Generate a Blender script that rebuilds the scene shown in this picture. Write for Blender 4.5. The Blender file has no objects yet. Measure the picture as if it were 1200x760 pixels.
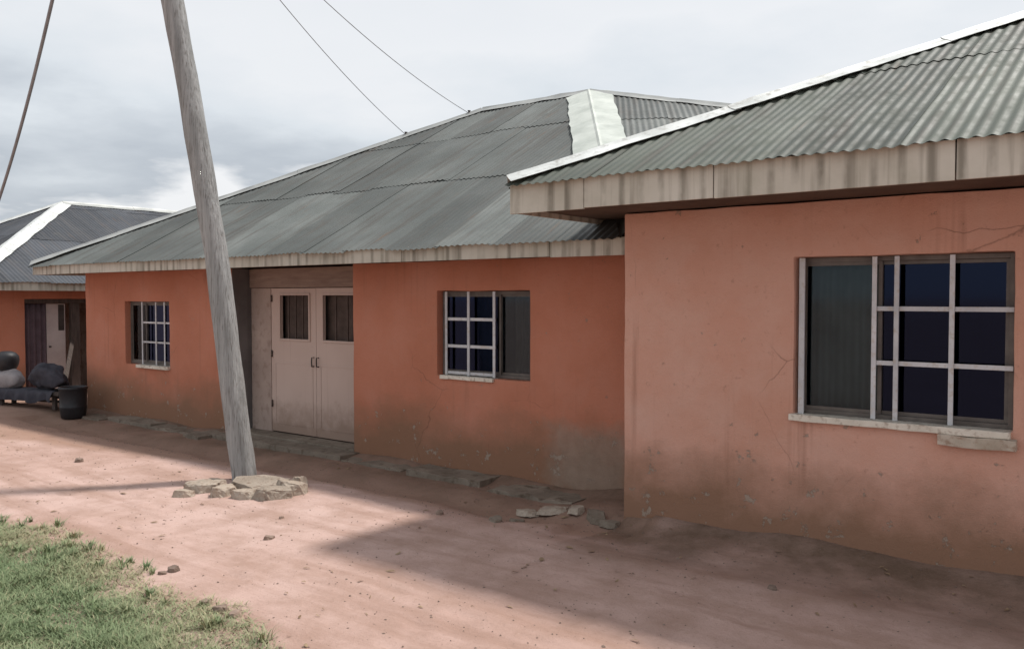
import bpy, bmesh, math, random
from mathutils import Vector, noise
R = math.radians
random.seed(7)
scene = bpy.context.scene
C = scene.collection

# ------------------------------------------------------------------ camera
F_PX, CX, CY = 1000.0, 600.0, 380.0          # in the photograph's own 1200 x 760 pixels
EYE = Vector((0, 0, 2.0))
TH = math.atan2(1300, 1000)                   # angle between the view and the long walls
PITCH = math.atan(32 / F_PX)
fwd_h = Vector((-math.cos(TH), math.sin(TH), 0)); right = Vector((math.sin(TH), math.cos(TH), 0))
fwd = fwd_h * math.cos(PITCH) - Vector((0, 0, math.sin(PITCH)))
up = right.cross(fwd)
cam_d = bpy.data.cameras.new('camera'); cam = bpy.data.objects.new('camera', cam_d); C.objects.link(cam)
cam_d.sensor_width = 36; cam_d.sensor_fit = 'HORIZONTAL'; cam_d.lens = F_PX / 1200 * 36
cam_d.clip_end = 2000; cam_d.clip_start = 0.05
cam.location = EYE
cam.rotation_euler = fwd.to_track_quat('-Z', 'Y').to_euler()
scene.camera = cam

# ------------------------------------------------------------------ world, sun, exposure
SUN = Vector((0.80, 1.45, 3.0)).normalized()
elev = math.asin(SUN.z); rot = math.atan2(SUN.x, SUN.y)
world = bpy.data.worlds.new('World'); scene.world = world; world.use_nodes = True
nt = world.node_tree; nt.nodes.clear()
def N(t, ty, **kw):
    n = t.nodes.new(ty)
    for k, v in kw.items(): setattr(n, k, v)
    return n
wo = N(nt, 'ShaderNodeOutputWorld'); bg = N(nt, 'ShaderNodeBackground')
sky = N(nt, 'ShaderNodeTexSky', sky_type='NISHITA', sun_disc=False, sun_elevation=elev, sun_rotation=rot)
sky.air_density = 1.2; sky.dust_density = 3.0
tc = N(nt, 'ShaderNodeTexCoord')
sep = N(nt, 'ShaderNodeSeparateXYZ'); nt.links.new(tc.outputs['Generated'], sep.inputs[0])
zz = N(nt, 'ShaderNodeMath', operation='MAXIMUM'); nt.links.new(sep.outputs[2], zz.inputs[0]); zz.inputs[1].default_value = 0.0
za = N(nt, 'ShaderNodeMath', operation='ADD'); nt.links.new(zz.outputs[0], za.inputs[0]); za.inputs[1].default_value = 0.16
dv = N(nt, 'ShaderNodeVectorMath', operation='DIVIDE'); nt.links.new(tc.outputs['Generated'], dv.inputs[0])
cmb = N(nt, 'ShaderNodeCombineXYZ')
for i in range(3): nt.links.new(za.outputs[0], cmb.inputs[i])
nt.links.new(cmb.outputs[0], dv.inputs[1])
n1 = N(nt, 'ShaderNodeTexNoise'); n1.inputs['Scale'].default_value = 1.15; n1.inputs['Detail'].default_value = 6; n1.inputs['Roughness'].default_value = 0.52
mpv = N(nt, 'ShaderNodeMapping'); mpv.inputs['Location'].default_value = (3.1, 1.7, 0.4)
nt.links.new(dv.outputs[0], mpv.inputs[0]); nt.links.new(mpv.outputs[0], n1.inputs['Vector'])
# layered overcast: a pale strip at the horizon, a grey bank above it, thinner bright cloud higher up
nb_ = N(nt, 'ShaderNodeMath', operation='MULTIPLY_ADD'); nt.links.new(n1.outputs['Fac'], nb_.inputs[0]); nb_.inputs[1].default_value = 0.40
zo_ = N(nt, 'ShaderNodeMath', operation='ADD'); nt.links.new(sep.outputs[2], zo_.inputs[0]); zo_.inputs[1].default_value = -0.195
nt.links.new(zo_.outputs[0], nb_.inputs[2])
cr = N(nt, 'ShaderNodeValToRGB'); el = cr.color_ramp.elements
stops = [(0.0, (9.8, 10.0, 10.2)), (0.092, (10.2, 10.3, 10.5)), (0.13, (5.8, 6.3, 6.95)), (0.165, (6.7, 7.2, 7.8)), (0.215, (8.4, 8.9, 9.4)), (0.29, (9.7, 9.9, 10.2)), (0.6, (8.3, 8.7, 9.2)), (1.0, (8.6, 8.9, 9.3))]
while len(el) < len(stops): el.new(0.5)
for e_, (p_, c_) in zip(el, stops): e_.position = p_; e_.color = (*c_, 1)
nt.links.new(nb_.outputs[0], cr.inputs[0])
mx = N(nt, 'ShaderNodeMixRGB'); mx.inputs[0].default_value = 0.9
nt.links.new(sky.outputs[0], mx.inputs[1]); nt.links.new(cr.outputs[0], mx.inputs[2])
nt.links.new(mx.outputs[0], bg.inputs[0]); bg.inputs[1].default_value = 0.094
nt.links.new(bg.outputs[0], wo.inputs[0])
sl = bpy.data.lights.new('sun', 'SUN'); so = bpy.data.objects.new('sun', sl); C.objects.link(so)
sl.energy = 4.1; sl.angle = R(5.0); sl.color = (1, 0.955, 0.9)
so.rotation_euler = SUN.to_track_quat('Z', 'Y').to_euler(); so.location = (10, 10, 30)
vs = scene.view_settings; vs.view_transform = 'Standard'; vs.look = 'None'; vs.exposure = 0; vs.gamma = 1
vs.use_curve_mapping = False
scene.render.engine = 'CYCLES'

# ------------------------------------------------------------------ pixel -> place helpers
def ray(x, y): return (fwd + right * ((x - CX) / F_PX) + up * ((CY - y) / F_PX))
def onY(x, y, Y): d = ray(x, y); return EYE + d * ((Y - EYE.y) / d.y)
def onX(x, y, X): d = ray(x, y); return EYE + d * ((X - EYE.x) / d.x)
def onG(x, y, z=0.0): d = ray(x, y); return EYE + d * ((z - EYE.z) / d.z)
def atD(x, y, dep): return EYE + ray(x, y) * dep
def lerp(a, b, t): return a + (b - a) * t

# ------------------------------------------------------------------ materials
def newmat(name, rough=0.8, metal=0.0, spec=0.3):
    m = bpy.data.materials.new(name); m.use_nodes = True
    b = m.node_tree.nodes['Principled BSDF']
    b.inputs['Roughness'].default_value = rough; b.inputs['Metallic'].default_value = metal
    b.inputs['Specular IOR Level'].default_value = spec
    return m, m.node_tree, b
def noise_n(t, scale, detail=5, rough=0.55, vec=None, stretch=None):
    n = N(t, 'ShaderNodeTexNoise'); n.inputs['Scale'].default_value = scale
    n.inputs['Detail'].default_value = detail; n.inputs['Roughness'].default_value = rough
    if vec is None: vec = N(t, 'ShaderNodeTexCoord').outputs['Object']
    if stretch:
        mp = N(t, 'ShaderNodeMapping'); mp.inputs['Scale'].default_value = stretch
        t.links.new(vec, mp.inputs[0]); vec = mp.outputs[0]
    t.links.new(vec, n.inputs['Vector'])
    return n.outputs['Fac']
def ramp(t, fac, stops):
    r = N(t, 'ShaderNodeValToRGB'); el = r.color_ramp.elements
    while len(el) < len(stops): el.new(0.5)
    for e_, (p, c) in zip(el, stops):
        e_.position = p; e_.color = (*c, 1) if len(c) == 3 else c
    t.links.new(fac, r.inputs[0]); return r.outputs[0]
def mix(t, fac, a, b, mode='MIX'):
    m = N(t, 'ShaderNodeMixRGB', blend_type=mode)
    for s, v in ((0, fac), (1, a), (2, b)):
        if isinstance(v, (int, float)): m.inputs[s].default_value = v
        elif isinstance(v, tuple): m.inputs[s].default_value = (*v, 1)
        else: t.links.new(v, m.inputs[s])
    return m.outputs[0]
def bump(t, b, h, strength=0.3, dist=0.01):
    n = N(t, 'ShaderNodeBump'); n.inputs['Strength'].default_value = strength; n.inputs['Distance'].default_value = dist
    t.links.new(h, n.inputs['Height']); t.links.new(n.outputs[0], b.inputs['Normal'])
def math_n(t, op, a, b=None):
    m = N(t, 'ShaderNodeMath', operation=op)
    for i, v in enumerate((a, b)):
        if v is None: continue
        if isinstance(v, (int, float)): m.inputs[i].default_value = v
        else: t.links.new(v, m.inputs[i])
    return m.outputs[0]
g = lambda v: (v, v, v)

def mottled(name, c0, c1, scale, rough=0.85, bs=60, bstr=0.3, bd=0.004, c2=None, metal=0.0, spec=0.3, stretch=None, rand=0.0):
    m, t, b = newmat(name, rough, metal, spec)
    col = ramp(t, noise_n(t, scale, 6, 0.6, stretch=stretch), [(0.35, c0), (0.65, c1)])
    if c2: col = mix(t, ramp(t, noise_n(t, scale * 4.3, 5, 0.6, stretch=stretch), [(0.52, g(0)), (0.68, g(1))]), col, c2)
    if rand:
        oi = N(t, 'ShaderNodeObjectInfo')
        col = mix(t, 1.0, col, ramp(t, oi.outputs['Random'], [(0, g(1 - rand)), (1, g(1 + rand))]), 'MULTIPLY')
    t.links.new(col, b.inputs['Base Color'])
    bump(t, b, noise_n(t, bs, 5, 0.6, stretch=stretch), bstr, bd)
    return m

def plaster_mat(name='salmon_plaster', fade=0.55, fadec=(0.49, 0.255, 0.19), patch_x=None, base=((0.435, 0.168, 0.102), (0.49, 0.198, 0.126), (0.525, 0.232, 0.160))):
    m, t, b = newmat(name, 0.88, 0, 0.2)
    col = ramp(t, noise_n(t, 0.9, 6, 0.6), [(0.3, base[0]), (0.5, base[1]), (0.7, base[2])])
    # chalky, washed patches
    col = mix(t, ramp(t, noise_n(t, 2.3, 7, 0.62), [(0.62 - fade * 0.45, g(0)), (0.80 - fade * 0.2, g(fade))]), col, fadec)
    # rain runs: thin vertical streaks that start and stop
    st = noise_n(t, 1.0, 4, 0.6, stretch=(9, 9, 0.25)); ms = noise_n(t, 0.7, 3, 0.5)
    sm = math_n(t, 'MULTIPLY', ramp(t, st, [(0.56, g(0)), (0.70, g(1))]), ramp(t, ms, [(0.42, g(0)), (0.62, g(0.55))]))
    col = mix(t, sm, col, (0.27, 0.13, 0.085))
    # mud splashed up from the ground, ragged outline
    tcn = N(t, 'ShaderNodeTexCoord'); s = N(t, 'ShaderNodeSeparateXYZ'); t.links.new(tcn.outputs['Object'], s.inputs[0])
    h = math_n(t, 'ADD', s.outputs[2], math_n(t, 'MULTIPLY', noise_n(t, 1.3, 7, 0.65), -1.15))
    col = mix(t, ramp(t, math_n(t, 'ADD', h, 0.55), [(0.20, g(0.9)), (0.50, g(0.42)), (0.74, g(0))]), col, (0.245, 0.138, 0.086))
    if patch_x:   # a bare cement repair low on the wall, feathered and blotchy
        dx = math_n(t, 'MULTIPLY', math_n(t, 'ABSOLUTE', math_n(t, 'SUBTRACT', s.outputs[0], patch_x[0])), 1 / patch_x[1])
        dz = math_n(t, 'MULTIPLY', math_n(t, 'ABSOLUTE', math_n(t, 'SUBTRACT', s.outputs[2], patch_x[2])), 1 / patch_x[3])
        dm = math_n(t, 'ADD', math_n(t, 'MAXIMUM', dx, dz), math_n(t, 'MULTIPLY', math_n(t, 'SUBTRACT', noise_n(t, 5, 6, 0.65), 0.5), 0.9))
        col = mix(t, ramp(t, dm, [(0.55, g(0.62)), (1.05, g(0))]), col, ramp(t, noise_n(t, 6, 6, 0.6), [(0.3, (0.24, 0.19, 0.15)), (0.7, (0.36, 0.29, 0.235))]))
    # scattered scuffs
    col = mix(t, ramp(t, noise_n(t, 14, 6, 0.7), [(0.60, g(0)), (0.72, g(0.45))]), col, (0.32, 0.17, 0.12))
    # hairline cracks, only here and there
    obj_v = N(t, 'ShaderNodeTexCoord').outputs['Object']
    dn = N(t, 'ShaderNodeTexNoise'); dn.inputs['Scale'].default_value = 4; dn.inputs['Detail'].default_value = 5; t.links.new(obj_v, dn.inputs['Vector'])
    va = N(t, 'ShaderNodeVectorMath', operation='MULTIPLY_ADD'); t.links.new(dn.outputs['Color'], va.inputs[0]); va.inputs[1].default_value = (0.14, 0.14, 0.14); t.links.new(obj_v, va.inputs[2])
    vo = N(t, 'ShaderNodeTexVoronoi', feature='DISTANCE_TO_EDGE'); vo.inputs['Scale'].default_value = 1.1; t.links.new(va.outputs[0], vo.inputs['Vector'])
    ck = math_n(t, 'MULTIPLY', ramp(t, vo.outputs['Distance'], [(0.0, g(1)), (0.006, g(0))]), ramp(t, noise_n(t, 0.8, 3, 0.5), [(0.54, g(0)), (0.62, g(0.55))]))
    col = mix(t, ck, col, (0.14, 0.075, 0.05))
    # paint chipped to the cement
    cz = ramp(t, s.outputs[2], [(0.25, g(0.06)), (0.9, g(0))])
    chip = ramp(t, math_n(t, 'ADD', noise_n(t, 7, 8, 0.72), cz), [(0.665, g(0)), (0.685, g(0.85))])
    col = mix(t, chip, col, (0.36, 0.285, 0.23))
    t.links.new(col, b.inputs['Base Color'])
    hh = mix(t, 0.3, mix(t, 0.5, noise_n(t, 3.5, 5, 0.6, stretch=(1, 1, 2.2)), noise_n(t, 14, 5, 0.65)), noise_n(t, 90, 5, 0.7))
    hh = mix(t, 1.0, hh, math_n(t, 'MULTIPLY', math_n(t, 'ADD', chip, ck), 0.25), 'SUBTRACT')
    bump(t, b, hh, 0.8, 0.018)
    return m

def roof_mat(name, c0, c1, c2, rust):
    m, t, b = newmat(name, 0.6, 0.0, 0.35)
    oi = N(t, 'ShaderNodeObjectInfo'); tcn = N(t, 'ShaderNodeTexCoord')
    col = ramp(t, noise_n(t, 0.8, 6, 0.6), [(0.3, c0), (0.5, c1), (0.7, c2)])
    rv = ramp(t, oi.outputs['Random'], [(0, g(0.70)), (0.5, g(1.0)), (1, g(1.30))])
    col = mix(t, 1.0, col, rv, 'MULTIPLY')
    # streaks run down the slope (uv.x across the sheet, uv.y up it)
    mp = N(t, 'ShaderNodeMapping'); mp.inputs['Scale'].default_value = (7.0, 0.45, 1); t.links.new(tcn.outputs['UV'], mp.inputs[0])
    sn = noise_n(t, 1.0, 5, 0.65, vec=mp.outputs[0])
    col = mix(t, ramp(t, sn, [(0.50, g(0)), (0.68, g(0.75))]), col, rust)
    col = mix(t, ramp(t, noise_n(t, 3.0, 7, 0.7), [(0.55, g(0)), (0.75, g(0.6))]), col, (0.09, 0.085, 0.078))
    mp2 = N(t, 'ShaderNodeMapping'); mp2.inputs['Scale'].default_value = (16.0, 0.9, 1); t.links.new(tcn.outputs['UV'], mp2.inputs[0])
    rs = math_n(t, 'MULTIPLY', ramp(t, noise_n(t, 1.0, 4, 0.6, vec=mp2.outputs[0]), [(0.58, g(0)), (0.70, g(1))]), ramp(t, noise_n(t, 1.1, 3, 0.5), [(0.48, g(0)), (0.62, g(0.6))]))
    col = mix(t, rs, col, (0.13, 0.075, 0.042))
    t.links.new(col, b.inputs['Base Color'])
    t.links.new(ramp(t, noise_n(t, 5, 4, 0.6), [(0.3, g(0.45)), (0.7, g(0.75))]), b.inputs['Roughness'])
    bump(t, b, noise_n(t, 40, 4, 0.6), 0.15, 0.003)
    return m

def fascia_mat():
    m, t, b = newmat('cream_fascia', 0.75, 0, 0.3)
    col = ramp(t, noise_n(t, 2.0, 6, 0.6), [(0.3, (0.43, 0.405, 0.34)), (0.7, (0.54, 0.515, 0.45))])
    st = noise_n(t, 1.0, 3, 0.6, stretch=(11, 11, 0.6))
    col = mix(t, ramp(t, st, [(0.50, g(0)), (0.68, g(0.6))]), col, (0.19, 0.17, 0.135))
    # drips below the troughs of the sheets, with ragged lengths
    sx = N(t, 'ShaderNodeSeparateXYZ'); t.links.new(N(t, 'ShaderNodeTexCoord').outputs['Object'], sx.inputs[0])
    sw = math_n(t, 'SINE', math_n(t, 'MULTIPLY', math_n(t, 'ADD', sx.outputs[0], sx.outputs[1]), 2 * math.pi / 0.17))
    dm = math_n(t, 'MULTIPLY', ramp(t, sw, [(0.25, g(0)), (0.95, g(1))]), ramp(t, noise_n(t, 1.0, 4, 0.6, stretch=(3.5, 3.5, 2.0)), [(0.38, g(0)), (0.62, g(0.75))]))
    col = mix(t, dm, col, (0.15, 0.135, 0.105))
    col = mix(t, ramp(t, noise_n(t, 1.3, 5, 0.6), [(0.5, g(0)), (0.72, g(0.5))]), col, (0.27, 0.27, 0.20))
    t.links.new(col, b.inputs['Base Color']); bump(t, b, noise_n(t, 30, 4, 0.6), 0.2, 0.004)
    return m

def ground_mat():
    m, t, b = newmat('pink_earth', 0.95, 0, 0.1)
    big = noise_n(t, 0.35, 7, 0.6); mid = noise_n(t, 2.2, 8, 0.65); fine = noise_n(t, 34, 8, 0.75)
    col = ramp(t, big, [(0.3, (0.425, 0.283, 0.236)), (0.5, (0.495, 0.346, 0.30)), (0.7, (0.535, 0.388, 0.345))])
    col = mix(t, ramp(t, mid, [(0.42, g(0)), (0.68, g(0.75))]), col, (0.33, 0.215, 0.168))
    col = mix(t, ramp(t, fine, [(0.56, g(0)), (0.72, g(0.55))]), col, (0.21, 0.135, 0.10))
    col = mix(t, ramp(t, noise_n(t, 60, 6, 0.7), [(0.62, g(0)), (0.72, g(0.6))]), col, (0.56, 0.45, 0.39))
    # wind-blown and rain-washed streaks along the yard
    st = noise_n(t, 1.0, 6, 0.65, stretch=(0.35, 3.2, 1))
    col = mix(t, ramp(t, st, [(0.48, g(0)), (0.68, g(0.7))]), col, (0.315, 0.20, 0.155))
    pa = N(t, 'ShaderNodeAttribute', attribute_name='path')      # trodden redder earth between the sand and the houses
    col = mix(t, math_n(t, 'MULTIPLY', pa.outputs['Fac'], 0.75), col, ramp(t, mid, [(0.35, (0.27, 0.165, 0.118)), (0.65, (0.35, 0.225, 0.17))]))
    # darker soil by the walls, its colour also deepening the eave shade (from wall distance)
    at = N(t, 'ShaderNodeAttribute', attribute_name='silt_shade')
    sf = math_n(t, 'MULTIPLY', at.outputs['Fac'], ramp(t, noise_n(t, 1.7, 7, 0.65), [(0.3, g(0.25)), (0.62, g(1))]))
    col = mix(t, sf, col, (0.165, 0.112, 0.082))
    t.links.new(col, b.inputs['Base Color'])
    bump(t, b, mix(t, 0.45, mix(t, 0.4, mid, noise_n(t, 9, 6, 0.65)), fine), 0.75, 0.035)
    return m

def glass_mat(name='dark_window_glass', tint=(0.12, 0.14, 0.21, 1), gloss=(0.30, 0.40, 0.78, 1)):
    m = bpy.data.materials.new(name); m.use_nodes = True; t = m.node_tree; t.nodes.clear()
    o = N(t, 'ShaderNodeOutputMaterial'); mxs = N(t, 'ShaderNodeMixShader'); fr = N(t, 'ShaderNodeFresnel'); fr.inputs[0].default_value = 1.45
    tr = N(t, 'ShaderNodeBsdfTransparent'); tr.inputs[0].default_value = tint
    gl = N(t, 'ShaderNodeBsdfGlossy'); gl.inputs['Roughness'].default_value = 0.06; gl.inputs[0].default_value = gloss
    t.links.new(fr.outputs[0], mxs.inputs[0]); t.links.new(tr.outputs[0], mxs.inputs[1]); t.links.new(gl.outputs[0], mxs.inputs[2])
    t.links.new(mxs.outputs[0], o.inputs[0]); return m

M = {}
M['plaster'] = plaster_mat(fade=0.25)
M['plaster_lit'] = plaster_mat('lit_salmon_plaster', 0.45, (0.64, 0.42, 0.345), base=((0.56, 0.295, 0.212), (0.60, 0.33, 0.248), (0.63, 0.365, 0.285)))  # same salmon paint, chalky, lightened to carry the extra ground light
M['plaster_patched'] = plaster_mat('patched_salmon_plaster', 0.25, patch_x=(onY(690, 540, 7.65).x, 0.62, 0.24, 0.46))
M['roof_light'] = roof_mat('weathered_zinc_light', (0.054, 0.063, 0.050), (0.070, 0.080, 0.064), (0.095, 0.106, 0.086), (0.055, 0.046, 0.036))
M['roof_grey'] = roof_mat('weathered_zinc_grey', (0.075, 0.083, 0.078), (0.10, 0.109, 0.103), (0.138, 0.147, 0.139), (0.070, 0.062, 0.053))
M['roof_dark'] = roof_mat('weathered_zinc_dark', (0.036, 0.040, 0.048), (0.048, 0.053, 0.062), (0.064, 0.069, 0.079), (0.08, 0.075, 0.075))
M['cap'] = mottled('pale_zinc_cap', (0.52, 0.54, 0.52), (0.76, 0.78, 0.76), 2.5, 0.45, 30, 0.2, 0.004, c2=(0.40, 0.40, 0.37), metal=0.1, spec=0.5)
M['cap_patch'] = mottled('pale_green_zinc_cap', (0.40, 0.43, 0.39), (0.56, 0.59, 0.54), 2.5, 0.5, 30, 0.1, 0.003)
M['cap_dull'] = mottled('dull_zinc_cap', (0.30, 0.31, 0.30), (0.42, 0.43, 0.41), 2.5, 0.5, 30, 0.1, 0.003, metal=0.2)
M['fascia'] = fascia_mat()
M['soffit'] = mottled('soffit_board', (0.085, 0.055, 0.042), (0.13, 0.09, 0.068), 2.0, 0.85)
M['timber'] = mottled('rough_timber', (0.055, 0.042, 0.038), (0.095, 0.075, 0.065), 3, 0.9, stretch=(8, 8, 1))
M['concrete'] = mottled('brown_grey_concrete', (0.17, 0.138, 0.108), (0.27, 0.225, 0.18), 2.2, 0.92, 45, 0.5, 0.01, c2=(0.125, 0.095, 0.07))
M['rubble'] = mottled('pale_rubble', (0.30, 0.245, 0.195), (0.43, 0.365, 0.30), 4.0, 0.95, 40, 0.8, 0.015, c2=(0.23, 0.17, 0.13), rand=0.18)
M['alu'] = mottled('dull_aluminium', (0.52, 0.53, 0.55), (0.64, 0.65, 0.66), 6, 0.45, 80, 0.05, 0.001, metal=0.25, spec=0.5)
M['frame_dark'] = mottled('bronze_window_frame', (0.10, 0.085, 0.075), (0.16, 0.14, 0.125), 6, 0.5, 80, 0.05, 0.001)
M['bar'] = mottled('white_painted_bar', (0.47, 0.48, 0.50), (0.58, 0.585, 0.60), 5, 0.5, 60, 0.1, 0.002, c2=(0.46, 0.42, 0.38), rand=0.1)
M['sill'] = mottled('cream_sill', (0.60, 0.545, 0.46), (0.74, 0.69, 0.60), 4, 0.85, 40, 0.4, 0.006, c2=(0.38, 0.31, 0.25))
M['sill_dirty'] = mottled('dirty_cream_mortar', (0.42, 0.36, 0.285), (0.56, 0.49, 0.41), 5, 0.9, 40, 0.6, 0.01, c2=(0.33, 0.24, 0.18))
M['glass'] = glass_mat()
M['glass_clear'] = glass_mat('green_window_glass', (0.72, 0.78, 0.80, 1), (0.40, 0.46, 0.52, 1))
M['curtain'] = mottled('green_grey_curtain', (0.115, 0.12, 0.108), (0.165, 0.17, 0.155), 3, 0.9, 120, 0.2, 0.002)
M['curtain_grey'] = mottled('brown_grey_curtain', (0.06, 0.045, 0.038), (0.095, 0.075, 0.065), 3, 0.9, 120, 0.2, 0.002)
def door_mat():
    m, t, b = newmat('beige_metal_door', 0.6, 0, 0.3)
    col = ramp(t, noise_n(t, 1.1, 4, 0.5), [(0.3, (0.50, 0.375, 0.32)), (0.7, (0.56, 0.43, 0.37))])
    s = N(t, 'ShaderNodeSeparateXYZ'); t.links.new(N(t, 'ShaderNodeTexCoord').outputs['Object'], s.inputs[0])
    h = math_n(t, 'ADD', s.outputs[2], math_n(t, 'MULTIPLY', noise_n(t, 3.5, 7, 0.7), -0.9))
    col = mix(t, ramp(t, math_n(t, 'ADD', h, 0.4), [(0.05, g(0.8)), (0.45, g(0))]), col, (0.26, 0.175, 0.13))
    st = noise_n(t, 1.0, 4, 0.6, stretch=(14, 14, 0.4)); col = mix(t, ramp(t, st, [(0.58, g(0)), (0.74, g(0.5))]), col, (0.33, 0.225, 0.175))
    col = mix(t, ramp(t, noise_n(t, 26, 6, 0.75), [(0.66, g(0)), (0.70, g(0.7))]), col, (0.20, 0.115, 0.075))
    t.links.new(col, b.inputs['Base Color']); bump(t, b, noise_n(t, 3, 4, 0.5), 0.35, 0.02); return m
M['door'] = door_mat()
M['greywall'] = mottled('bare_cement_render', (0.36, 0.275, 0.235), (0.45, 0.35, 0.30), 1.8, 0.9, 40, 0.4, 0.006, c2=(0.29, 0.21, 0.175))
M['shadejamb'] = mottled('shaded_grey_render', (0.13, 0.115, 0.11), (0.18, 0.16, 0.155), 2.5, 0.9, 40, 0.4, 0.006)  # render darkened to paint in the shade on recess sides
M['vent'] = mottled('rusty_vent_bar', (0.07, 0.05, 0.042), (0.11, 0.08, 0.068), 5, 0.8)
M['shadeheader'] = mottled('shaded_brown_header', (0.24, 0.165, 0.135), (0.32, 0.235, 0.19), 2.5, 0.9, 40, 0.3, 0.006, stretch=(1, 1, 7))  # brown carries the shade over the plain band above the door
M['darkmetal'] = mottled('dark_metal', (0.03, 0.025, 0.022), (0.06, 0.05, 0.045), 5, 0.6)
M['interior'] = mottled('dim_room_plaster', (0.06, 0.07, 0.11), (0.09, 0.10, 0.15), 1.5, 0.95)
M['pole'] = mottled('weathered_pole_wood', (0.23, 0.23, 0.225), (0.37, 0.37, 0.365), 4, 0.9, 14, 1.0, 0.02, c2=(0.15, 0.14, 0.13), stretch=(4, 4, 0.22))
M['ground'] = ground_mat()
M['wire'] = mottled('grey_cable', (0.20, 0.205, 0.215), (0.28, 0.285, 0.295), 4, 0.6)
M['ceramic'] = mottled('white_ceramic', (0.6, 0.6, 0.58), (0.7, 0.7, 0.68), 4, 0.3)
M['paledoor'] = mottled('pale_grey_door', (0.36, 0.31, 0.30), (0.45, 0.40, 0.385), 2, 0.6)
M['purplecloth'] = mottled('dark_mauve_curtain', (0.085, 0.06, 0.072), (0.125, 0.09, 0.105), 4, 0.9)
M['sack'] = mottled('grey_woven_sack', (0.24, 0.225, 0.235), (0.34, 0.32, 0.325), 6, 0.9, 160, 0.5, 0.004)
M['black'] = mottled('black_plastic', (0.014, 0.014, 0.017), (0.028, 0.028, 0.032), 5, 0.5, spec=0.4)
M['darkcloth'] = mottled('dark_slate_cloth', (0.035, 0.035, 0.045), (0.06, 0.058, 0.072), 6, 0.9, 120, 0.4, 0.004)
M['litter'] = mottled('dry_leaf_litter', (0.16, 0.10, 0.06), (0.34, 0.25, 0.16), 9, 0.9)
M['stone'] = mottled('brown_stone', (0.17, 0.12, 0.095), (0.30, 0.225, 0.18), 6, 0.9, 40, 0.5, 0.01, rand=0.25)
m, t, b = newmat('grass_blade', 0.6, 0, 0.3)
at = N(t, 'ShaderNodeAttribute', attribute_name='tone')
t.links.new(ramp(t, at.outputs['Fac'], [(0, (0.12, 0.175, 0.08)), (0.4, (0.20, 0.245, 0.125)), (0.75, (0.27, 0.275, 0.155)), (1, (0.42, 0.35, 0.22))]), b.inputs['Base Color'])
M['grass'] = m

# ------------------------------------------------------------------ object helpers
def link(name, me, mat, parent=None, smooth=False):
    o = bpy.data.objects.new(name, me); C.objects.link(o)
    if mat and not me.materials: me.materials.append(M[mat])
    if smooth: me.polygons.foreach_set('use_smooth', [True] * len(me.polygons))
    if parent is not None:
        o.parent = parent
        w = Vector((0, 0, 0)); p = parent
        while p is not None: w += p.location; p = p.parent
        o.location = -w                       # meshes are written in world coordinates
    return o
def pyd(name, vs_, fs, mat, parent=None, smooth=False):
    me = bpy.data.meshes.new(name); me.from_pydata([tuple(v) for v in vs_], [], fs); me.update()
    return link(name, me, mat, parent, smooth)
def frombm(name, bm, mat, parent=None, smooth=False, bevel=0.0, seg=2):
    if bevel:
        bmesh.ops.remove_doubles(bm, verts=bm.verts, dist=1e-5)
        es = [e_ for e_ in bm.edges if len(e_.link_faces) == 2 and e_.calc_face_angle(0) > 0.5]
        bmesh.ops.bevel(bm, geom=es, offset=bevel, segments=seg, profile=0.6, affect='EDGES', clamp_overlap=True)
    bmesh.ops.recalc_face_normals(bm, faces=bm.faces)
    me = bpy.data.meshes.new(name); bm.to_mesh(me); bm.free()
    return link(name, me, mat, parent, smooth)
def bx(bm, x0, x1, y0, y1, z0, z1):
    v = [bm.verts.new(p) for p in ((x0, y0, z0), (x1, y0, z0), (x1, y1, z0), (x0, y1, z0), (x0, y0, z1), (x1, y0, z1), (x1, y1, z1), (x0, y1, z1))]
    for f in ((0, 3, 2, 1), (4, 5, 6, 7), (0, 1, 5, 4), (1, 2, 6, 5), (2, 3, 7, 6), (3, 0, 4, 7)): bm.faces.new([v[i] for i in f])
    return v
def box(name, x0, x1, y0, y1, z0, z1, mat, parent=None, bevel=0.004):
    bm = bmesh.new(); bx(bm, min(x0, x1), max(x0, x1), min(y0, y1), max(y0, y1), z0, z1)
    return frombm(name, bm, mat, parent, bevel=bevel)
def tag(o, label=None, cat=None, group=None, kind=None):
    if label: o['label'] = label
    if cat: o['category'] = cat
    if group: o['group'] = group
    if kind: o['kind'] = kind
    return o
def thing(name, loc, label, cat, group=None):
    o = bpy.data.objects.new(name, None); C.objects.link(o); o.location = loc; o.empty_display_size = 0.3
    return tag(o, label, cat, group)
def tube(pts, radii, sides=10, wob=0.0, caps=True, seed=0):
    pts = [Vector(p) for p in pts]; vs_, fs = [], []
    rr = random.Random(seed)
    for i, p in enumerate(pts):
        d = (pts[min(i + 1, len(pts) - 1)] - pts[max(i - 1, 0)]).normalized()
        a = d.cross(Vector((0, 1, 0.1))).normalized(); c = d.cross(a)
        r = radii[i] if hasattr(radii, '__len__') else radii
        for k in range(sides):
            an = 2 * math.pi * k / sides
            q = r * (1 + wob * noise.noise(Vector((math.cos(an) * 1.7, math.sin(an) * 1.7, i * 0.35 + seed))))
            vs_.append(p + a * math.cos(an) * q + c * math.sin(an) * q)
    for i in range(len(pts) - 1):
        for k in range(sides):
            fs.append((i * sides + k, i * sides + (k + 1) % sides, (i + 1) * sides + (k + 1) % sides, (i + 1) * sides + k))
    if caps:
        fs.append(tuple(range(sides))[::-1]); fs.append(tuple((len(pts) - 1) * sides + k for k in range(sides)))
    return vs_, fs

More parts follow.
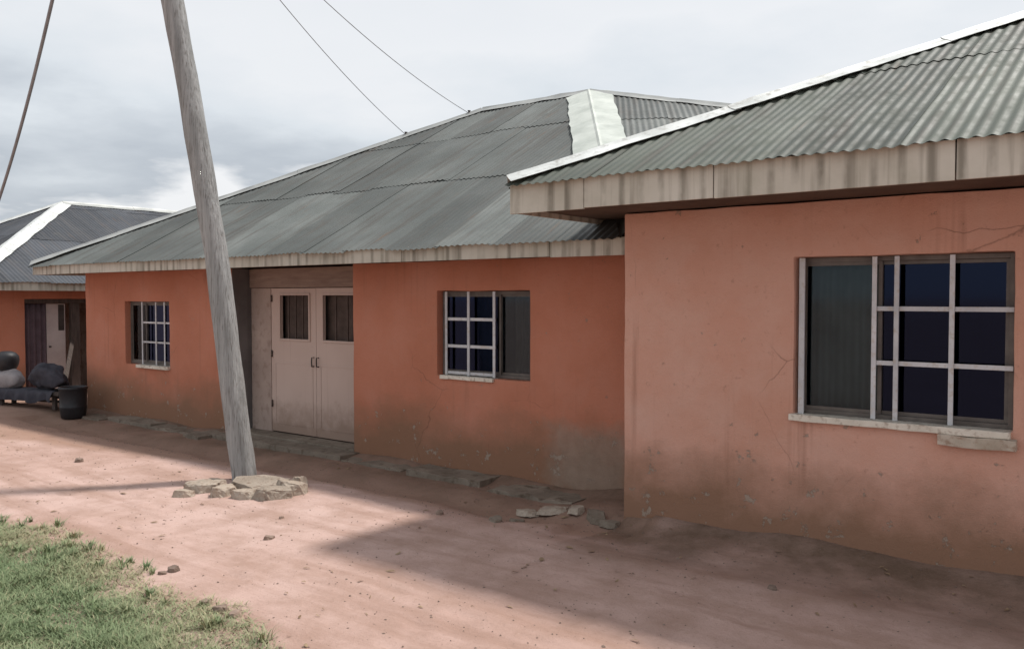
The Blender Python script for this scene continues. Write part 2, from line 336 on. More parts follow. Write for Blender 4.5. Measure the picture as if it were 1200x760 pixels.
# wall along one axis with rectangular openings: one plastered slab with real reveals
def wall(parent, axis, a0, a1, d0, d1, z0, z1, holes, mat='plaster', bevel=0.012, wavy_=True):
    us = sorted({a0, a1, *[h[0] for h in holes], *[h[1] for h in holes]}); zs = sorted({z0, z1, *[h[2] for h in holes], *[h[3] for h in holes]})
    if wavy_:
        def fine(L):
            out = []
            for p, q in zip(L[:-1], L[1:]):
                n = max(1, round((q - p) / 0.14)); out += [p + (q - p) * i / n for i in range(n)]
            return out + [L[-1]]
        us, zs = fine(us), fine(zs)
    def solid(i, k):
        if i < 0 or k < 0 or i >= len(us) - 1 or k >= len(zs) - 1: return False
        u = (us[i] + us[i + 1]) / 2; z = (zs[k] + zs[k + 1]) / 2
        return not any(h[0] < u < h[1] and h[2] < z < h[3] for h in holes)
    P = (lambda u, d, z: (u, d, z)) if axis == 'X' else (lambda u, d, z: (d, u, z))
    bm = bmesh.new(); q = lambda *p: bm.faces.new([bm.verts.new(x) for x in p])
    for i in range(len(us) - 1):
        for k in range(len(zs) - 1):
            if not solid(i, k): continue
            u0, u1, w0, w1 = us[i], us[i + 1], zs[k], zs[k + 1]
            for d in (d0, d1): q(P(u0, d, w0), P(u1, d, w0), P(u1, d, w1), P(u0, d, w1))
            for (ii, kk, A, B) in ((i - 1, k, (u0, w0), (u0, w1)), (i + 1, k, (u1, w0), (u1, w1)), (i, k - 1, (u0, w0), (u1, w0)), (i, k + 1, (u0, w1), (u1, w1))):
                if not solid(ii, kk): q(P(A[0], d0, A[1]), P(B[0], d0, B[1]), P(B[0], d1, B[1]), P(A[0], d1, A[1]))
    bmesh.ops.remove_doubles(bm, verts=bm.verts, dist=1e-5)
    bmesh.ops.recalc_face_normals(bm, faces=bm.faces)
    o = frombm('wall', bm, mat, parent, bevel=bevel)
    if wavy_:
        for v in o.data.vertices:
            p = v.co * 2.6; q = v.co * 9.0
            v.co += Vector((noise.noise(p), noise.noise(p + Vector((7, 1, 3))), noise.noise(p + Vector((2, 9, 4))))) * 0.007 + Vector((noise.noise(q), noise.noise(q + Vector((5, 2, 8))), noise.noise(q + Vector((1, 6, 2))))) * 0.0035
        o.data.polygons.foreach_set('use_smooth', [True] * len(o.data.polygons)); o.data.update()
        es = o.modifiers.new('edges', 'EDGE_SPLIT'); es.split_angle = R(40)
    return o

# corrugated sheets laid over one roof plane; poly = corners, ea/eb = a level line that the sheets run square to
PITCH_C, AMP = 0.085, 0.0068
def sheets(parent, poly, ea, eb, mat, width=0.765, length=2.35, seed=0, over=0.06):
    rr = random.Random(seed)
    ea, eb = Vector(ea), Vector(eb); u = (eb - ea).normalized()
    n = Vector((0, 0, 0))
    for i in range(len(poly)):
        a, b_ = Vector(poly[i]), Vector(poly[(i + 1) % len(poly)]); n += a.cross(b_)
    n.normalize()
    if n.z < 0: n = -n
    v = n.cross(u).normalized()
    if v.z < 0: v = -v
    pl = [((Vector(p) - ea).dot(u), (Vector(p) - ea).dot(v)) for p in poly]
    def span(s):
        vv = []
        for i in range(len(pl)):
            (s0, v0), (s1, v1) = pl[i], pl[(i + 1) % len(pl)]
            if abs(s1 - s0) < 1e-9:
                if abs(s - s0) < 1e-6: vv += [v0, v1]
            elif min(s0, s1) - 1e-9 <= s <= max(s0, s1) + 1e-9: vv.append(v0 + (v1 - v0) * (s - s0) / (s1 - s0))
        return (min(vv), max(vv)) if vv else None
    S0, S1 = min(p[0] for p in pl), max(p[0] for p in pl); vb = min(p[1] for p in pl); vt = max(p[1] for p in pl)
    ds = PITCH_C / 6; nst = max(1, math.ceil((S1 - S0) / width)); nrow = max(1, math.ceil((vt - vb) / length))
    for i in range(nst):
        s0 = S0 + i * width; s1 = min(s0 + width + PITCH_C * 1.0, S1)
        for r in range(nrow):
            j = rr.uniform(-0.06, 0.06) if r else rr.uniform(-0.03, 0.015)
            r0 = vb + r * length - (over if r == 0 else 0) + j; r1 = vb + (r + 1) * length + 0.14
            base = ea + n * (0.012 + 0.0022 * (i % 2) + 0.005 * r + rr.uniform(-0.001, 0.002))
            tilt = rr.uniform(-0.004, 0.004)
            cols = []
            k = 0
            ss = []
            s = s0
            while s < s1 - 1e-6: ss.append(s); s += ds
            ss.append(s1)
            for s in ss:
                sp = span(min(max(s, S0 + 1e-6), S1 - 1e-6))
                if sp is None: continue
                lo = max(r0, sp[0] - (over if r == 0 and sp[0] - vb < 0.02 else 0) + (j if sp[0] - vb < 0.02 else 0)) if r == 0 else max(r0, sp[0]); hi = min(r1, sp[1])
                if hi - lo > 0.004: cols.append((s, lo, hi))
            if len(cols) < 3: continue
            vs_, fs, uv = [], [], []
            ns = 7
            for (s, lo, hi) in cols:
                h = AMP * math.cos(2 * math.pi * (s - S0) / PITCH_C)
                for q in range(ns):
                    vv = lo + (hi - lo) * q / (ns - 1)
                    w = tilt * (s - s0) / width + 0.003 * (1 - (vv - r0) / (r1 - r0)) * (1 if r else 0)
                    w += 0.013 * noise.noise(Vector((s * 1.1, vv * 0.9, seed))) + 0.006 * noise.noise(Vector((s * 4, vv * 3, seed)))
                    vs_.append(base + u * s + v * vv + n * (h + w)); uv.append((s, vv))
            for c in range(len(cols) - 1):
                for q in range(ns - 1):
                    a = c * ns + q; fs.append((a, a + ns, a + ns + 1, a + 1))
            o = pyd('roofing_sheet', vs_, fs, mat, parent, smooth=True)
            ul = o.data.uv_layers.new(name='UVMap')
            for lp in o.data.loops: ul.data[lp.index].uv = uv[lp.vertex_index]

def cap(parent, p0, p1, d1, d2, w, mat, name='hip_cap', seg=1.9, lift=0.045):
    p0, p1 = Vector(p0), Vector(p1); L = (p1 - p0).length; ax = (p1 - p0) / L; n = max(1, round(L / seg))
    d1 = (d1 - ax * d1.dot(ax)).normalized(); d2 = (d2 - ax * d2.dot(ax)).normalized(); upv = -(d1 + d2).normalized()
    if upv.z < 0: upv = -upv
    for i in range(n):
        a = p0 + ax * (L * i / n - (0.06 if i else 0)); b_ = p0 + ax * (L * (i + 1) / n); vs_, fs = [], []
        prof = [d1 * w - upv * 0.004, d1 * w * 0.5 + upv * 0.006, d1 * 0.03 + upv * 0.012, upv * 0.03, d2 * 0.03 + upv * 0.012, d2 * w * 0.5 + upv * 0.006, d2 * w - upv * 0.004]
        m_ = len(prof); ne = 9
        for e_ in range(ne):
            q = a.lerp(b_, e_ / (ne - 1))
            for kk, o_ in enumerate(prof):
                wv = q + o_ * (1 + 0.10 * noise.noise(q * 2.5 + Vector((kk > 3, 0, 5)))) + upv * (lift + 0.006 * (1 - e_ / (ne - 1)) + 0.012 * noise.noise(q * 3 + Vector((0, kk * 0.4, 0))))
                vs_.append(wv)
        for e_ in range(ne - 1):
            for k in range(m_ - 1): fs.append((e_ * m_ + k, e_ * m_ + k + 1, (e_ + 1) * m_ + k + 1, (e_ + 1) * m_ + k))
        o = pyd(name, vs_, fs, mat, parent, smooth=False)
        md = o.modifiers.new('thickness', 'SOLIDIFY'); md.thickness = 0.003

def facet_normal(poly):
    n = Vector((0, 0, 0))
    for i in range(len(poly)): n += Vector(poly[i]).cross(Vector(poly[(i + 1) % len(poly)]))
    n.normalize(); return n if n.z > 0 else -n

def roof_deck(parent, polys):
    vs_, fs = [], []
    for p in polys:
        n = facet_normal(p); k = len(vs_)
        vs_ += [Vector(q) - n * 0.035 for q in p]; fs.append(tuple(range(k, k + len(p))))
    return pyd('roof', vs_, fs, 'timber', parent)

def fascia_x(parent, x0, x1, y, zb, zt, seed, joints=None, face=-1):
    rr = random.Random(seed); xs = [x0] + (joints or []) + [x1]
    for a, b_ in zip(xs[:-1], xs[1:]):
        dz = rr.uniform(-0.006, 0.006); dy = rr.uniform(-0.003, 0.003)
        box('fascia_board', a + 0.004, b_ - 0.004, y + dy, y + 0.025 + dy, zb + dz, zt + dz, 'fascia', parent, 0.004)
def fascia_y(parent, y0, y1, x, zb, zt, seed, n=3):
    rr = random.Random(seed)
    for i in range(n):
        a, b_ = lerp(y0, y1, i / n), lerp(y0, y1, (i + 1) / n); dz = rr.uniform(-0.006, 0.006)
        box('fascia_board', x, x + 0.025, a + 0.004, b_ - 0.004, zb + dz, zt + dz, 'fascia', parent, 0.004)

def wavy(name, x0, x1, y, z0, z1, mat, parent, n=40, amp=0.025, axis='X', seed=0):
    vs_, fs = [], []
    for i in range(n + 1):
        u = lerp(x0, x1, i / n); ph = 2 * math.pi * (u / 0.11) + 1.3 * noise.noise(Vector((u * 4, seed, 0)))
        for k in range(6):
            z = lerp(z0, z1, k / 5); d = y + amp * math.sin(ph) * (1.1 - 0.5 * k / 5)
            vs_.append((u, d, z) if axis == 'X' else (d, u, z))
    for i in range(n):
        for k in range(5): a = i * 6 + k; fs.append((a, a + 6, a + 7, a + 1))
    o = pyd(name, vs_, fs, mat, parent, smooth=True)
    md = o.modifiers.new('thickness', 'SOLIDIFY'); md.thickness = 0.004
    return o
def ring(bm, x0, x1, z0, z1, w, y0, y1):
    bx(bm, x0, x0 + w, y0, y1, z0, z1); bx(bm, x1 - w, x1, y0, y1, z0, z1)
    bx(bm, x0 + w, x1 - w, y0, y1, z0, z0 + w); bx(bm, x0 + w, x1 - w, y0, y1, z1 - w, z1)

# ------------------------------------------------------------------ ground
WALL_F, WALL_M = 6.80, 7.65
ZF = (2.715, 2.965); ZM = (2.40, 2.57); ZW = (2.13, 2.31)
EF, EM = 5.82, 6.98                                       # eave lines of the two front faces
XC_F = onY(731, 500, WALL_F).x                           # left corner of the projecting block
XE_F = onY(597, 240, EF).x                               # its eave corner
XL_M = onY(101, 400, WALL_M).x                           # left corner of the middle block
XE_M = onY(38, 316, EM).x
XW, XEW = XL_M - 2.7, XL_M - 2.2                         # right-hand wall and eave of the far block
print('corners', XC_F, XE_F, XL_M, XE_M, XW, XEW)

grass_edge = [onG(x, y) for x, y in ((-260, 560), (-120, 588), (0, 612), (70, 632), (130, 655), (180, 688), (230, 712), (278, 737), (312, 775), (360, 840))]
def grass_side(x, y):
    """signed distance-like value: > 0 inside the grass"""
    best = 1e9; sgn = 1
    for a, b_ in zip(grass_edge[:-1], grass_edge[1:]):
        d = Vector((b_.x - a.x, b_.y - a.y)); p = Vector((x - a.x, y - a.y)); tt = max(0, min(1, p.dot(d) / d.length_squared))
        q = (p - d * tt).length
        if q < best: best = q; sgn = 1 if d.x * p.y - d.y * p.x < 0 else -1
    return best * sgn
def ground_z(x, y):
    z = 0.022 * noise.noise(Vector((x * 0.55, y * 0.55, 1.0))) + 0.010 * noise.noise(Vector((x * 1.9, y * 1.9, 4.0))) + 0.006 * noise.noise(Vector((x * 5, y * 5, 9.0))) + 0.004 * noise.noise(Vector((x * 11, y * 11, 2.0)))
    # the yard falls away a little towards the middle block
    sm_ = lambda v: (lambda q: q * q * (3 - 2 * q))(max(0.0, min(1.0, v)))
    z -= 0.11 * sm_((y - 5.6) / 1.3) * sm_((-x - 4.1) / 0.9) * sm_((x + 16.2) / 1.4)
    # rain channel worn under the middle eave
    if -15.5 < x < -3.6:
        c = 6.55 + 0.16 * noise.noise(Vector((x * 0.9, 3.0, 0))); w = 0.26 + 0.1 * noise.noise(Vector((x * 1.3, 7.0, 0)))
        z -= 0.075 * math.exp(-((y - c) / w) ** 2)
    if x > -4.2:
        c = 6.15 + 0.15 * noise.noise(Vector((x * 0.9, 3.0, 0)))
        z -= 0.05 * math.exp(-((y - c) / 0.3) ** 2)
    d = (WALL_M - y) if x < XC_F else (WALL_F - y)
    if -15.5 < x < 4.5 and -0.3 < d < 0.9:
        z += (0.055 + 0.05 * noise.noise(Vector((x * 1.1, 1.0, 6)))) * math.exp(-(max(d, 0) / (0.17 + 0.07 * noise.noise(Vector((x * 2.3, 4.0, 6))))) ** 2)
    return z
def axis_pts(a, b_, step, far):
    pts = []; v = a
    while v < b_: pts.append(v); v += step
    pts.append(b_); lo, hi, s = a, b_, step
    while hi < far: s *= 1.5; hi += s; lo -= s; pts = [lo] + pts + [hi]
    return pts
gx, gy = axis_pts(-19, 3, 0.05, 600), axis_pts(0.4, 8.4, 0.045, 600)
vs_, silt_shade, path_ = [], [], []
for y in gy:
    for x in gx:
        fade = 1 if (-19 <= x <= 3 and 0.4 <= y <= 8.4) else 0
        vs_.append((x, y, ground_z(x, y) * fade))
        d = (WALL_M - y) if x < XC_F else (WALL_F - y)
        w = 1.25 + 0.45 * noise.noise(Vector((x * 0.8, 2.0, 5.0)))
        bw_ = 6.05 + (x + 8.6) * 0.21 if x < -8.6 else 6.05 + (x + 8.6) * 0.03
        path_.append(max(0.0, min(1.0, (y - bw_ - 0.12 * noise.noise(Vector((x * 1.6, y, 3)))) / 0.22 + 0.5)) if x < -3.5 else 0.0)
        silt_shade.append(max(0.0, min(1.0, 1.25 - d / w)) if -16 < x < 4 else 0.0)
nx = len(gx)
import bisect
rf_ = random.Random(77)
for tr in range(7):                                      # trails of footprints worn into the sand
    p = Vector((rf_.uniform(-13, -2), rf_.uniform(3.2, 5.6))); hd = rf_.uniform(-0.5, 0.5) + (math.pi if rf_.random() < .5 else 0); sd_ = 1
    for st_ in range(16):
        hd += rf_.gauss(0, 0.06); c = p + Vector((-math.sin(hd), math.cos(hd))) * 0.11 * sd_; sd_ = -sd_; p = p + Vector((math.cos(hd), math.sin(hd))) * 0.62
        dpt = rf_.uniform(0.008, 0.016); ang = hd + rf_.gauss(0, .15)
        for j in range(bisect.bisect(gy, c.y - .25), bisect.bisect(gy, c.y + .25)):
            for i in range(bisect.bisect(gx, c.x - .25), bisect.bisect(gx, c.x + .25)):
                dx, dy = gx[i] - c.x, gy[j] - c.y; a_ = dx * math.cos(ang) + dy * math.sin(ang); b2 = -dx * math.sin(ang) + dy * math.cos(ang)
                r_ = math.hypot(a_ / 0.15, b2 / 0.062); k = j * nx + i; v = vs_[k]
                vs_[k] = (v[0], v[1], v[2] - dpt * math.exp(-r_ ** 4) + dpt * 0.45 * math.exp(-((r_ - 1.35) / 0.3) ** 2))
fs = [(j * nx + i, j * nx + i + 1, (j + 1) * nx + i + 1, (j + 1) * nx + i) for j in range(len(gy) - 1) for i in range(nx - 1)]
ground = pyd('ground', vs_, fs, 'ground', smooth=True); tag(ground, 'pinkish sandy earth yard in front of the houses', kind='structure')
ground.data.attributes.new('path', 'FLOAT', 'POINT').data.foreach_set('value', path_)
ground.data.attributes.new('silt_shade', 'FLOAT', 'POINT').data.foreach_set('value', silt_shade)

# ------------------------------------------------------------------ window builder (faces -Y unless wall is along Y)
def window(parent, X0, X1, Z0, Z1, Yw, mull, bars_v, bars_h, bar_span, sill, bw=0.03, curtain=None, depth=0.10, frame='frame_dark', clear=None, clear_i=0):
    bm = bmesh.new(); y0 = Yw + depth; ring(bm, X0, X1, Z0, Z1, 0.035, y0, y0 + 0.06)
    w = frombm('window', bm, frame, parent, bevel=0.003)
    edges = [X0 + 0.035, *mull, X1 - 0.035]
    for i, (a, b_) in enumerate(zip(edges[:-1], edges[1:])):
        yy = y0 + (0.012 if i % 2 == 0 else 0.034)
        bm = bmesh.new(); ring(bm, a + 0.001, b_ - 0.001 + (0.03 if i % 2 == 0 and i < len(edges) - 2 else 0), Z0 + 0.036, Z1 - 0.036, 0.028, yy, yy + 0.02)
        frombm('sash', bm, frame, w, bevel=0.002)
        box('pane', a + 0.03, b_ - 0.03, yy + 0.008, yy + 0.012, Z0 + 0.065, Z1 - 0.065, clear if (clear and i == clear_i) else 'glass', w, 0)
    yb = Yw + 0.045
    for x in bars_v: box('bar', x - bw / 2, x + bw / 2, yb, yb + 0.012, Z0 + 0.004, Z1 - 0.004, 'bar', w, 0.002)
    for z in bars_h: box('bar', bar_span[0], bar_span[1], yb + 0.013, yb + 0.024, z - bw / 2, z + bw / 2, 'bar', w, 0.002)
    if curtain: wavy('curtain', curtain[0], curtain[1], y0 + 0.10, Z0 - 0.05, Z1 - 0.03, curtain[2], w, amp=0.02)
    return w

# ================================================================== 1. projecting block on the right
XR_F, YB_F = 5.2, 14.6
h1 = thing('house', (XC_F, WALL_F, 0), 'salmon house block with large white-barred window and deep streaked cream fascia', 'house', 'salmon zinc-roofed house blocks')
a = onY(931, 299, WALL_F); b_ = onY(1186, 497, WALL_F)
wx0, wx1 = a.x, b_.x; wz1 = onY(1060, 298, WALL_F).z; wz0 = onY(1060, 496, WALL_F).z
print('front window', wx0, wx1, wz0, wz1)
wall(h1, 'X', XC_F, XR_F, WALL_F, WALL_F + 0.2, -0.15, ZF[0] + 0.04, [(wx0, wx1, wz0, wz1)], 'plaster_lit', bevel=0.018)
wall(h1, 'Y', WALL_F + 0.202, YB_F - 0.202, XC_F, XC_F + 0.2, -0.15, ZF[0] + 0.04, [])
wall(h1, 'Y', WALL_F + 0.202, YB_F - 0.202, XR_F - 0.2, XR_F, -0.15, ZF[0] + 0.04, [])
wall(h1, 'X', XC_F, XR_F, YB_F - 0.2, YB_F, -0.15, ZF[0] + 0.04, [])
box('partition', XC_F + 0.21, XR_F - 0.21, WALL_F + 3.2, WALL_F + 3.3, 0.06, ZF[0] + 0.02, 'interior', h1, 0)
box('room_floor', XC_F + 0.21, XR_F - 0.21, WALL_F + 0.21, YB_F - 0.21, 0.03, 0.05, 'concrete', h1, 0)
P = lambda px: onY(px, 400, WALL_F + 0.05).x
zq = lambda px, py: onY(px, py, WALL_F + 0.05).z
wn = window(h1, wx0 + 0.004, wx1 - 0.004, wz0 + 0.004, wz1 - 0.004, WALL_F, [P(1026)], [P(1024), P(1050), P(1115)],
       [zq(1100, 362), zq(1100, 428)], (P(1024), wx1 - 0.006), None, bw=0.035, curtain=(P(943), P(1026), 'curtain'), clear='glass_clear')
box('bar', wx0 + 0.03, wx0 + 0.075, WALL_F + 0.03, WALL_F + 0.05, wz0 + 0.004, wz1 - 0.004, 'bar', wn, 0.003)
# sill: a long thin ledge and a lower broken end
zs_ = wz0
xs_ = lerp(wx0, wx1, 0.70)
def rough_slab(name, x0, x1, y0, y1, z0, z1, mat, parent, seed, amp=0.008, nx_=10):
    bm = bmesh.new(); top = []; rows = []
    for i in range(nx_ + 1):
        x = lerp(x0, x1, i / nx_); nn = lambda k: amp * noise.noise(Vector((x * 5, k * 3.3, seed)))
        rows.append([bm.verts.new((x, y0 + nn(1), z0 + nn(2))), bm.verts.new((x, y0 + nn(3), z1 + nn(4))), bm.verts.new((x, y1, z1 + nn(5) * 0.5)), bm.verts.new((x, y1, z0 + nn(6) * 0.5))])
    for i in range(nx_):
        for k in range(4): bm.faces.new((rows[i][k], rows[i + 1][k], rows[i + 1][(k + 1) % 4], rows[i][(k + 1) % 4]))
    bm.faces.new(rows[0]); bm.faces.new(rows[-1][::-1])
    return frombm(name, bm, mat, parent, bevel=0.006)
rough_slab('sill', wx0 - 0.02, wx1 - 0.005, WALL_F - 0.05, WALL_F + 0.095, zs_ - 0.045, zs_ + 0.006, 'sill', wn, 3, 0.007, 24)
rough_slab('sill_repair', xs_, wx1 + 0.035, WALL_F - 0.065, WALL_F - 0.002, zs_ - 0.125, zs_ - 0.048, 'sill_dirty', wn, 5, 0.016, 14)
# roof
SL = 0.47; dF = 4.3; zr = ZF[1] + SL * dF
e0 = (XE_F, EF, ZF[1]); e1 = (XR_F + 0.7, EF, ZF[1]); e2 = (XR_F + 0.7, EF + 2 * dF, ZF[1]); e3 = (XE_F, EF + 2 * dF, ZF[1])
r0 = (XE_F + dF, EF + dF, zr); r1 = (XR_F + 0.7 - dF, EF + dF, zr)
fac = [[e0, e1, r1, r0], [e3, e0, r0], [e1, e2, r1], [e2, e3, r0, r1]]
rf = roof_deck(h1, fac)
for i, f in enumerate(fac): sheets(rf, f, f[0], f[1], 'roof_light', seed=11 + i)
nF, nL, nR, nB = [facet_normal(f) for f in fac]
down = lambda n: Vector((n.x, n.y, -(n.x ** 2 + n.y ** 2) / n.z)).normalized()
cap(rf, e0, r0, down(nF), down(nL), 0.13, 'cap'); cap(rf, e1, r1, down(nF), down(nR), 0.13, 'cap')
cap(rf, e2, r1, down(nB), down(nR), 0.13, 'cap'); cap(rf, e3, r0, down(nB), down(nL), 0.13, 'cap'); cap(rf, r0, r1, down(nF), down(nB), 0.15, 'cap', 'ridge_cap')
jx = [onY(x, 220, EF).x for x in (684, 836)] + [-1.05, 0.9, 3.1]
fascia_x(h1, XE_F, e1[0], EF, *ZF, 1, jx)
fascia_y(h1, EF + 0.03, e2[1], XE_F, *ZF, 2); fascia_y(h1, EF + 0.03, e2[1], e1[0] - 0.025, *ZF, 3); fascia_x(h1, XE_F, e1[0], e2[1], *ZF, 4, [0])
box('soffit', XE_F + 0.027, e1[0] - 0.027, EF + 0.03, e2[1] - 0.01, ZF[0] + 0.05, ZF[0] + 0.065, 'soffit', h1, 0)

# ================================================================== 2. middle block with the recessed door
h2 = thing('house', (XL_M, WALL_M, 0), 'long salmon house block with recessed beige double door under a grey hipped roof', 'house', 'salmon zinc-roofed house blocks')
XR_M = XC_F - 0.01; YB_M = 16.4
def wrect(xa, ya, xb, yb):
    p, q = onY(xa, ya, WALL_M), onY(xb, yb, WALL_M); return [min(p.x, q.x), max(p.x, q.x), min(p.z, q.z), max(p.z, q.z)]
W2 = wrect(512, 341, 621, 447); W3 = wrect(146, 353, 199, 430)
DX0 = onY(272, 420, WALL_M).x; DX1 = onY(414, 420, WALL_M).x
DEP = 0.34
print('mid windows', W2, W3, 'door', DX0, DX1, 'back jamb px check')
wall(h2, 'X', XL_M, DX0, WALL_M, WALL_M + 0.2, -0.4, ZM[0] + 0.04, [tuple(W3)], bevel=0.015)
wall(h2, 'X', DX1, XR_M, WALL_M, WALL_M + 0.2, -0.4, ZM[0] + 0.04, [tuple(W2)], 'plaster_patched', bevel=0.015)
wall(h2, 'Y', WALL_M + 0.202, YB_M - 0.202, XL_M, XL_M + 0.2, -0.4, ZM[0] + 0.04, [])
wall(h2, 'X', XL_M, XR_M, YB_M - 0.2, YB_M, -0.4, ZM[0] + 0.04, [])
for sgn, xx in ((-1, DX0), (1, DX1)):
    o = box('jamb', xx + (0 if sgn > 0 else -0.19), xx + (0.19 if sgn > 0 else 0) , WALL_M + 0.202, WALL_M + DEP + 0.2, -0.3, ZM[0] + 0.03, 'shadejamb', h2, 0.008)
box('jamb', DX0 - 0.0, DX0 + 0.012, WALL_M + 0.012, WALL_M + DEP - 0.06, -0.3, ZM[0] + 0.03, 'shadejamb', h2, 0)  # thin dark strip painting the shade on the left jamb
YD = WALL_M + DEP
pD = lambda px: onY(px, 430, YD).x
zD = lambda px, py: onY(px, py, YD).z
ztop = zD(350, 337)
# bare render round the door: side strip and a plain header band browned to stand for its shade
xa_, xm_, xb_ = pD(318), pD(370), DX1 - 0.004
box('side_panel', DX0 + 0.014, xa_ - 0.004, YD, YD + 0.12, -0.25, ztop - 0.003, 'greywall', h2, 0.006)
nb = 1
for i in range(nb):
    za_, zb_ = lerp(ztop, ZM[0] + 0.03, i / nb), lerp(ztop, ZM[0] + 0.03, (i + 1) / nb)
    box('header_panel', DX0 + 0.014, DX1 - 0.004, YD - 0.03 + 0.006 * (i % 2), YD + 0.05, za_ + 0.003, zb_ - 0.003, 'shadeheader', h2, 0.005)
zl0, zl1 = zD(345, 397), zD(345, 346)
leafs = ((xa_, xm_, pD(329), pD(362)), (xm_ + 0.006, xb_, pD(379), xb_ - 0.03))
for k, (p, q, vx0, vx1) in enumerate(leafs):
    zt_ = ztop - 0.006
    door = wall(h2, 'X', p, q, YD + 0.01, YD + 0.05, -0.015, zt_, [(vx0, vx1, zl0, zl1)], 'door', bevel=0.004, wavy_=False); door.name = 'door'
    # pressed panels on the lower half, grille bars in the vent, hinges, bolt
    pm = 0.07
    bm = bmesh.new(); ring(bm, p + pm, q - pm, 0.1, zl0 - 0.35, 0.03, YD + 0.005, YD + 0.0095); frombm('panel_moulding', bm, 'door', door, bevel=0.003)
    bm = bmesh.new(); ring(bm, vx0 - 0.03, vx1 + 0.03 if k == 0 else vx1 + 0.025, zl0 - 0.03, zl1 + 0.03, 0.029, YD - 0.006, YD + 0.0095); frombm('vent_frame', bm, 'door', door, bevel=0.003)
    for i in range(3):
        x = lerp(vx0, vx1, (i + 1) / 4); box('vent_bar', x - 0.011, x + 0.011, YD + 0.02, YD + 0.04, zl0, zl1, 'vent', door, 0.002)
    box('vent_backing', vx0 - 0.04, vx1 + 0.005, YD + 0.12, YD + 0.13, zl0 - 0.06, zl1 + 0.06, 'vent', door, 0)  # dark sheet added behind the vent to paint its shaded inside
    hxx = p + 0.02 if k == 0 else q - 0.02
    for hz in (0.35, 1.1, zt_ - 0.2):
        vs_, fs = tube([(hxx, YD - 0.004, hz), (hxx, YD - 0.004, hz + 0.1)], 0.013, 8); pyd('hinge', vs_, fs, 'vent', door, True)
    hx = q - 0.05 if k == 0 else p + 0.05
    vs_, fs = tube([(hx, YD + 0.01, 1.0), (hx, YD - 0.03, 1.0), (hx, YD - 0.035, 1.08), (hx, YD - 0.03, 1.13), (hx, YD + 0.01, 1.13)], 0.009, 8)
    pyd('handle', vs_, fs, 'darkmetal', door, True)
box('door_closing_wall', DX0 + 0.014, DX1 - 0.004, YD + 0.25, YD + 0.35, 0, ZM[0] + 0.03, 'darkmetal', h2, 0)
rough_slab('doorstep', DX0 - 0.02, DX1 + 0.12, WALL_M - 0.34, WALL_M - 0.004, -0.25, -0.045, 'concrete', h2, 8, 0.02, 18)
rough_slab('doorstep', DX0 + 0.016, DX1 - 0.006, WALL_M + 0.004, YD - 0.004, -0.25, -0.022, 'concrete', h2, 9, 0.006, 12)
# windows
PX = lambda px: onY(px, 400, WALL_M + 0.05).x
ZZ = lambda px, py: onY(px, py, WALL_M + 0.05).z
X0_, X1_, Z0_, Z1_ = W2
w2 = window(h2, X0_ + 0.004, X1_ - 0.004, Z0_ + 0.004, Z1_ - 0.004, WALL_M, [PX(581)], [PX(523), PX(549), PX(579)],
       [ZZ(550, 374), ZZ(550, 406), Z0_ + 0.035], (PX(523), PX(580)), None, bw=0.036, curtain=(PX(596), PX(620), 'curtain_grey'), clear='glass_clear', clear_i=1)
rough_slab('sill', PX(520), PX(582), WALL_M - 0.03, WALL_M + 0.095, Z0_ - 0.04, Z0_ + 0.004, 'sill', w2, 13, 0.005)
X0_, X1_, Z0_, Z1_ = W3
w3 = window(h2, X0_ + 0.004, X1_ - 0.004, Z0_ + 0.004, Z1_ - 0.004, WALL_M, [PX(167)], [PX(167), PX(183), PX(193)],
       [ZZ(180, 378), ZZ(180, 401)], (PX(167), X1_ - 0.006), None, bw=0.03, curtain=(PX(152), PX(170), 'curtain_grey'), clear='glass_clear')
rough_slab('sill', PX(165), X1_ + 0.01, WALL_M - 0.05, WALL_M + 0.095, Z0_ - 0.05, Z0_ + 0.003, 'sill', w3, 12, 0.005)
box('room_floor', XL_M + 0.21, XR_M - 0.03, YD + 0.4, YB_M - 0.21, 0.03, 0.05, 'concrete', h2, 0)
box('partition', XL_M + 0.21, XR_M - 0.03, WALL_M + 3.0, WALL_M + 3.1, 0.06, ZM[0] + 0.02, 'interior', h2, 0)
# roof
YR = 12.0
A_ = onY(690, 110, YR); T_ = onY(838, 126, YR)
zrM = A_.z; H_ = Vector((-9.9, YR, zrM))
slT = (T_.z - A_.z) / (T_.x - A_.x)
E0 = Vector((XE_M, EM, ZM[1])); E1 = Vector((onY(726, 285, EM).x, EM, ZM[1]))
TX = -2.6; T2 = Vector((TX, YR, zrM + slT * (TX - A_.x)))
YBk = 2 * YR - EM; E2 = Vector((E1.x, YBk, ZM[1])); E3 = Vector((XE_M, YBk, ZM[1]))
print('mid roof apex', A_, T_, 'pitch', math.degrees(math.atan((zrM - ZM[1]) / (YR - EM))), 'slT', slT)
facM = [[E0, E1, A_, H_], [E3, E0, H_], [A_, E1, T2], [E2, E3, H_, A_], [A_, T2, E2]]
rm = roof_deck(h2, facM)
sheets(rm, facM[0], E0, E1, 'roof_grey', seed=31, length=2.1)
sheets(rm, facM[1], E3, E0, 'roof_grey', seed=32); sheets(rm, facM[3], E2, E3, 'roof_grey', seed=33)
nG = facet_normal(facM[2]); ug = Vector((nG.y, -nG.x, 0)).normalized()
sheets(rm, facM[2], E1 - ug, E1 + ug, 'roof_grey', seed=34)
nF, nL, nB = facet_normal(facM[0]), facet_normal(facM[1]), facet_normal(facM[3])
cap(rm, E0, H_, down(nF), down(nL), 0.12, 'cap_dull'); cap(rm, H_, A_, down(nF), down(nB), 0.12, 'cap_dull', 'ridge_cap')
cap(rm, A_, T2, down(nG), down(nB), 0.10, 'cap_dull', 'ridge_cap')
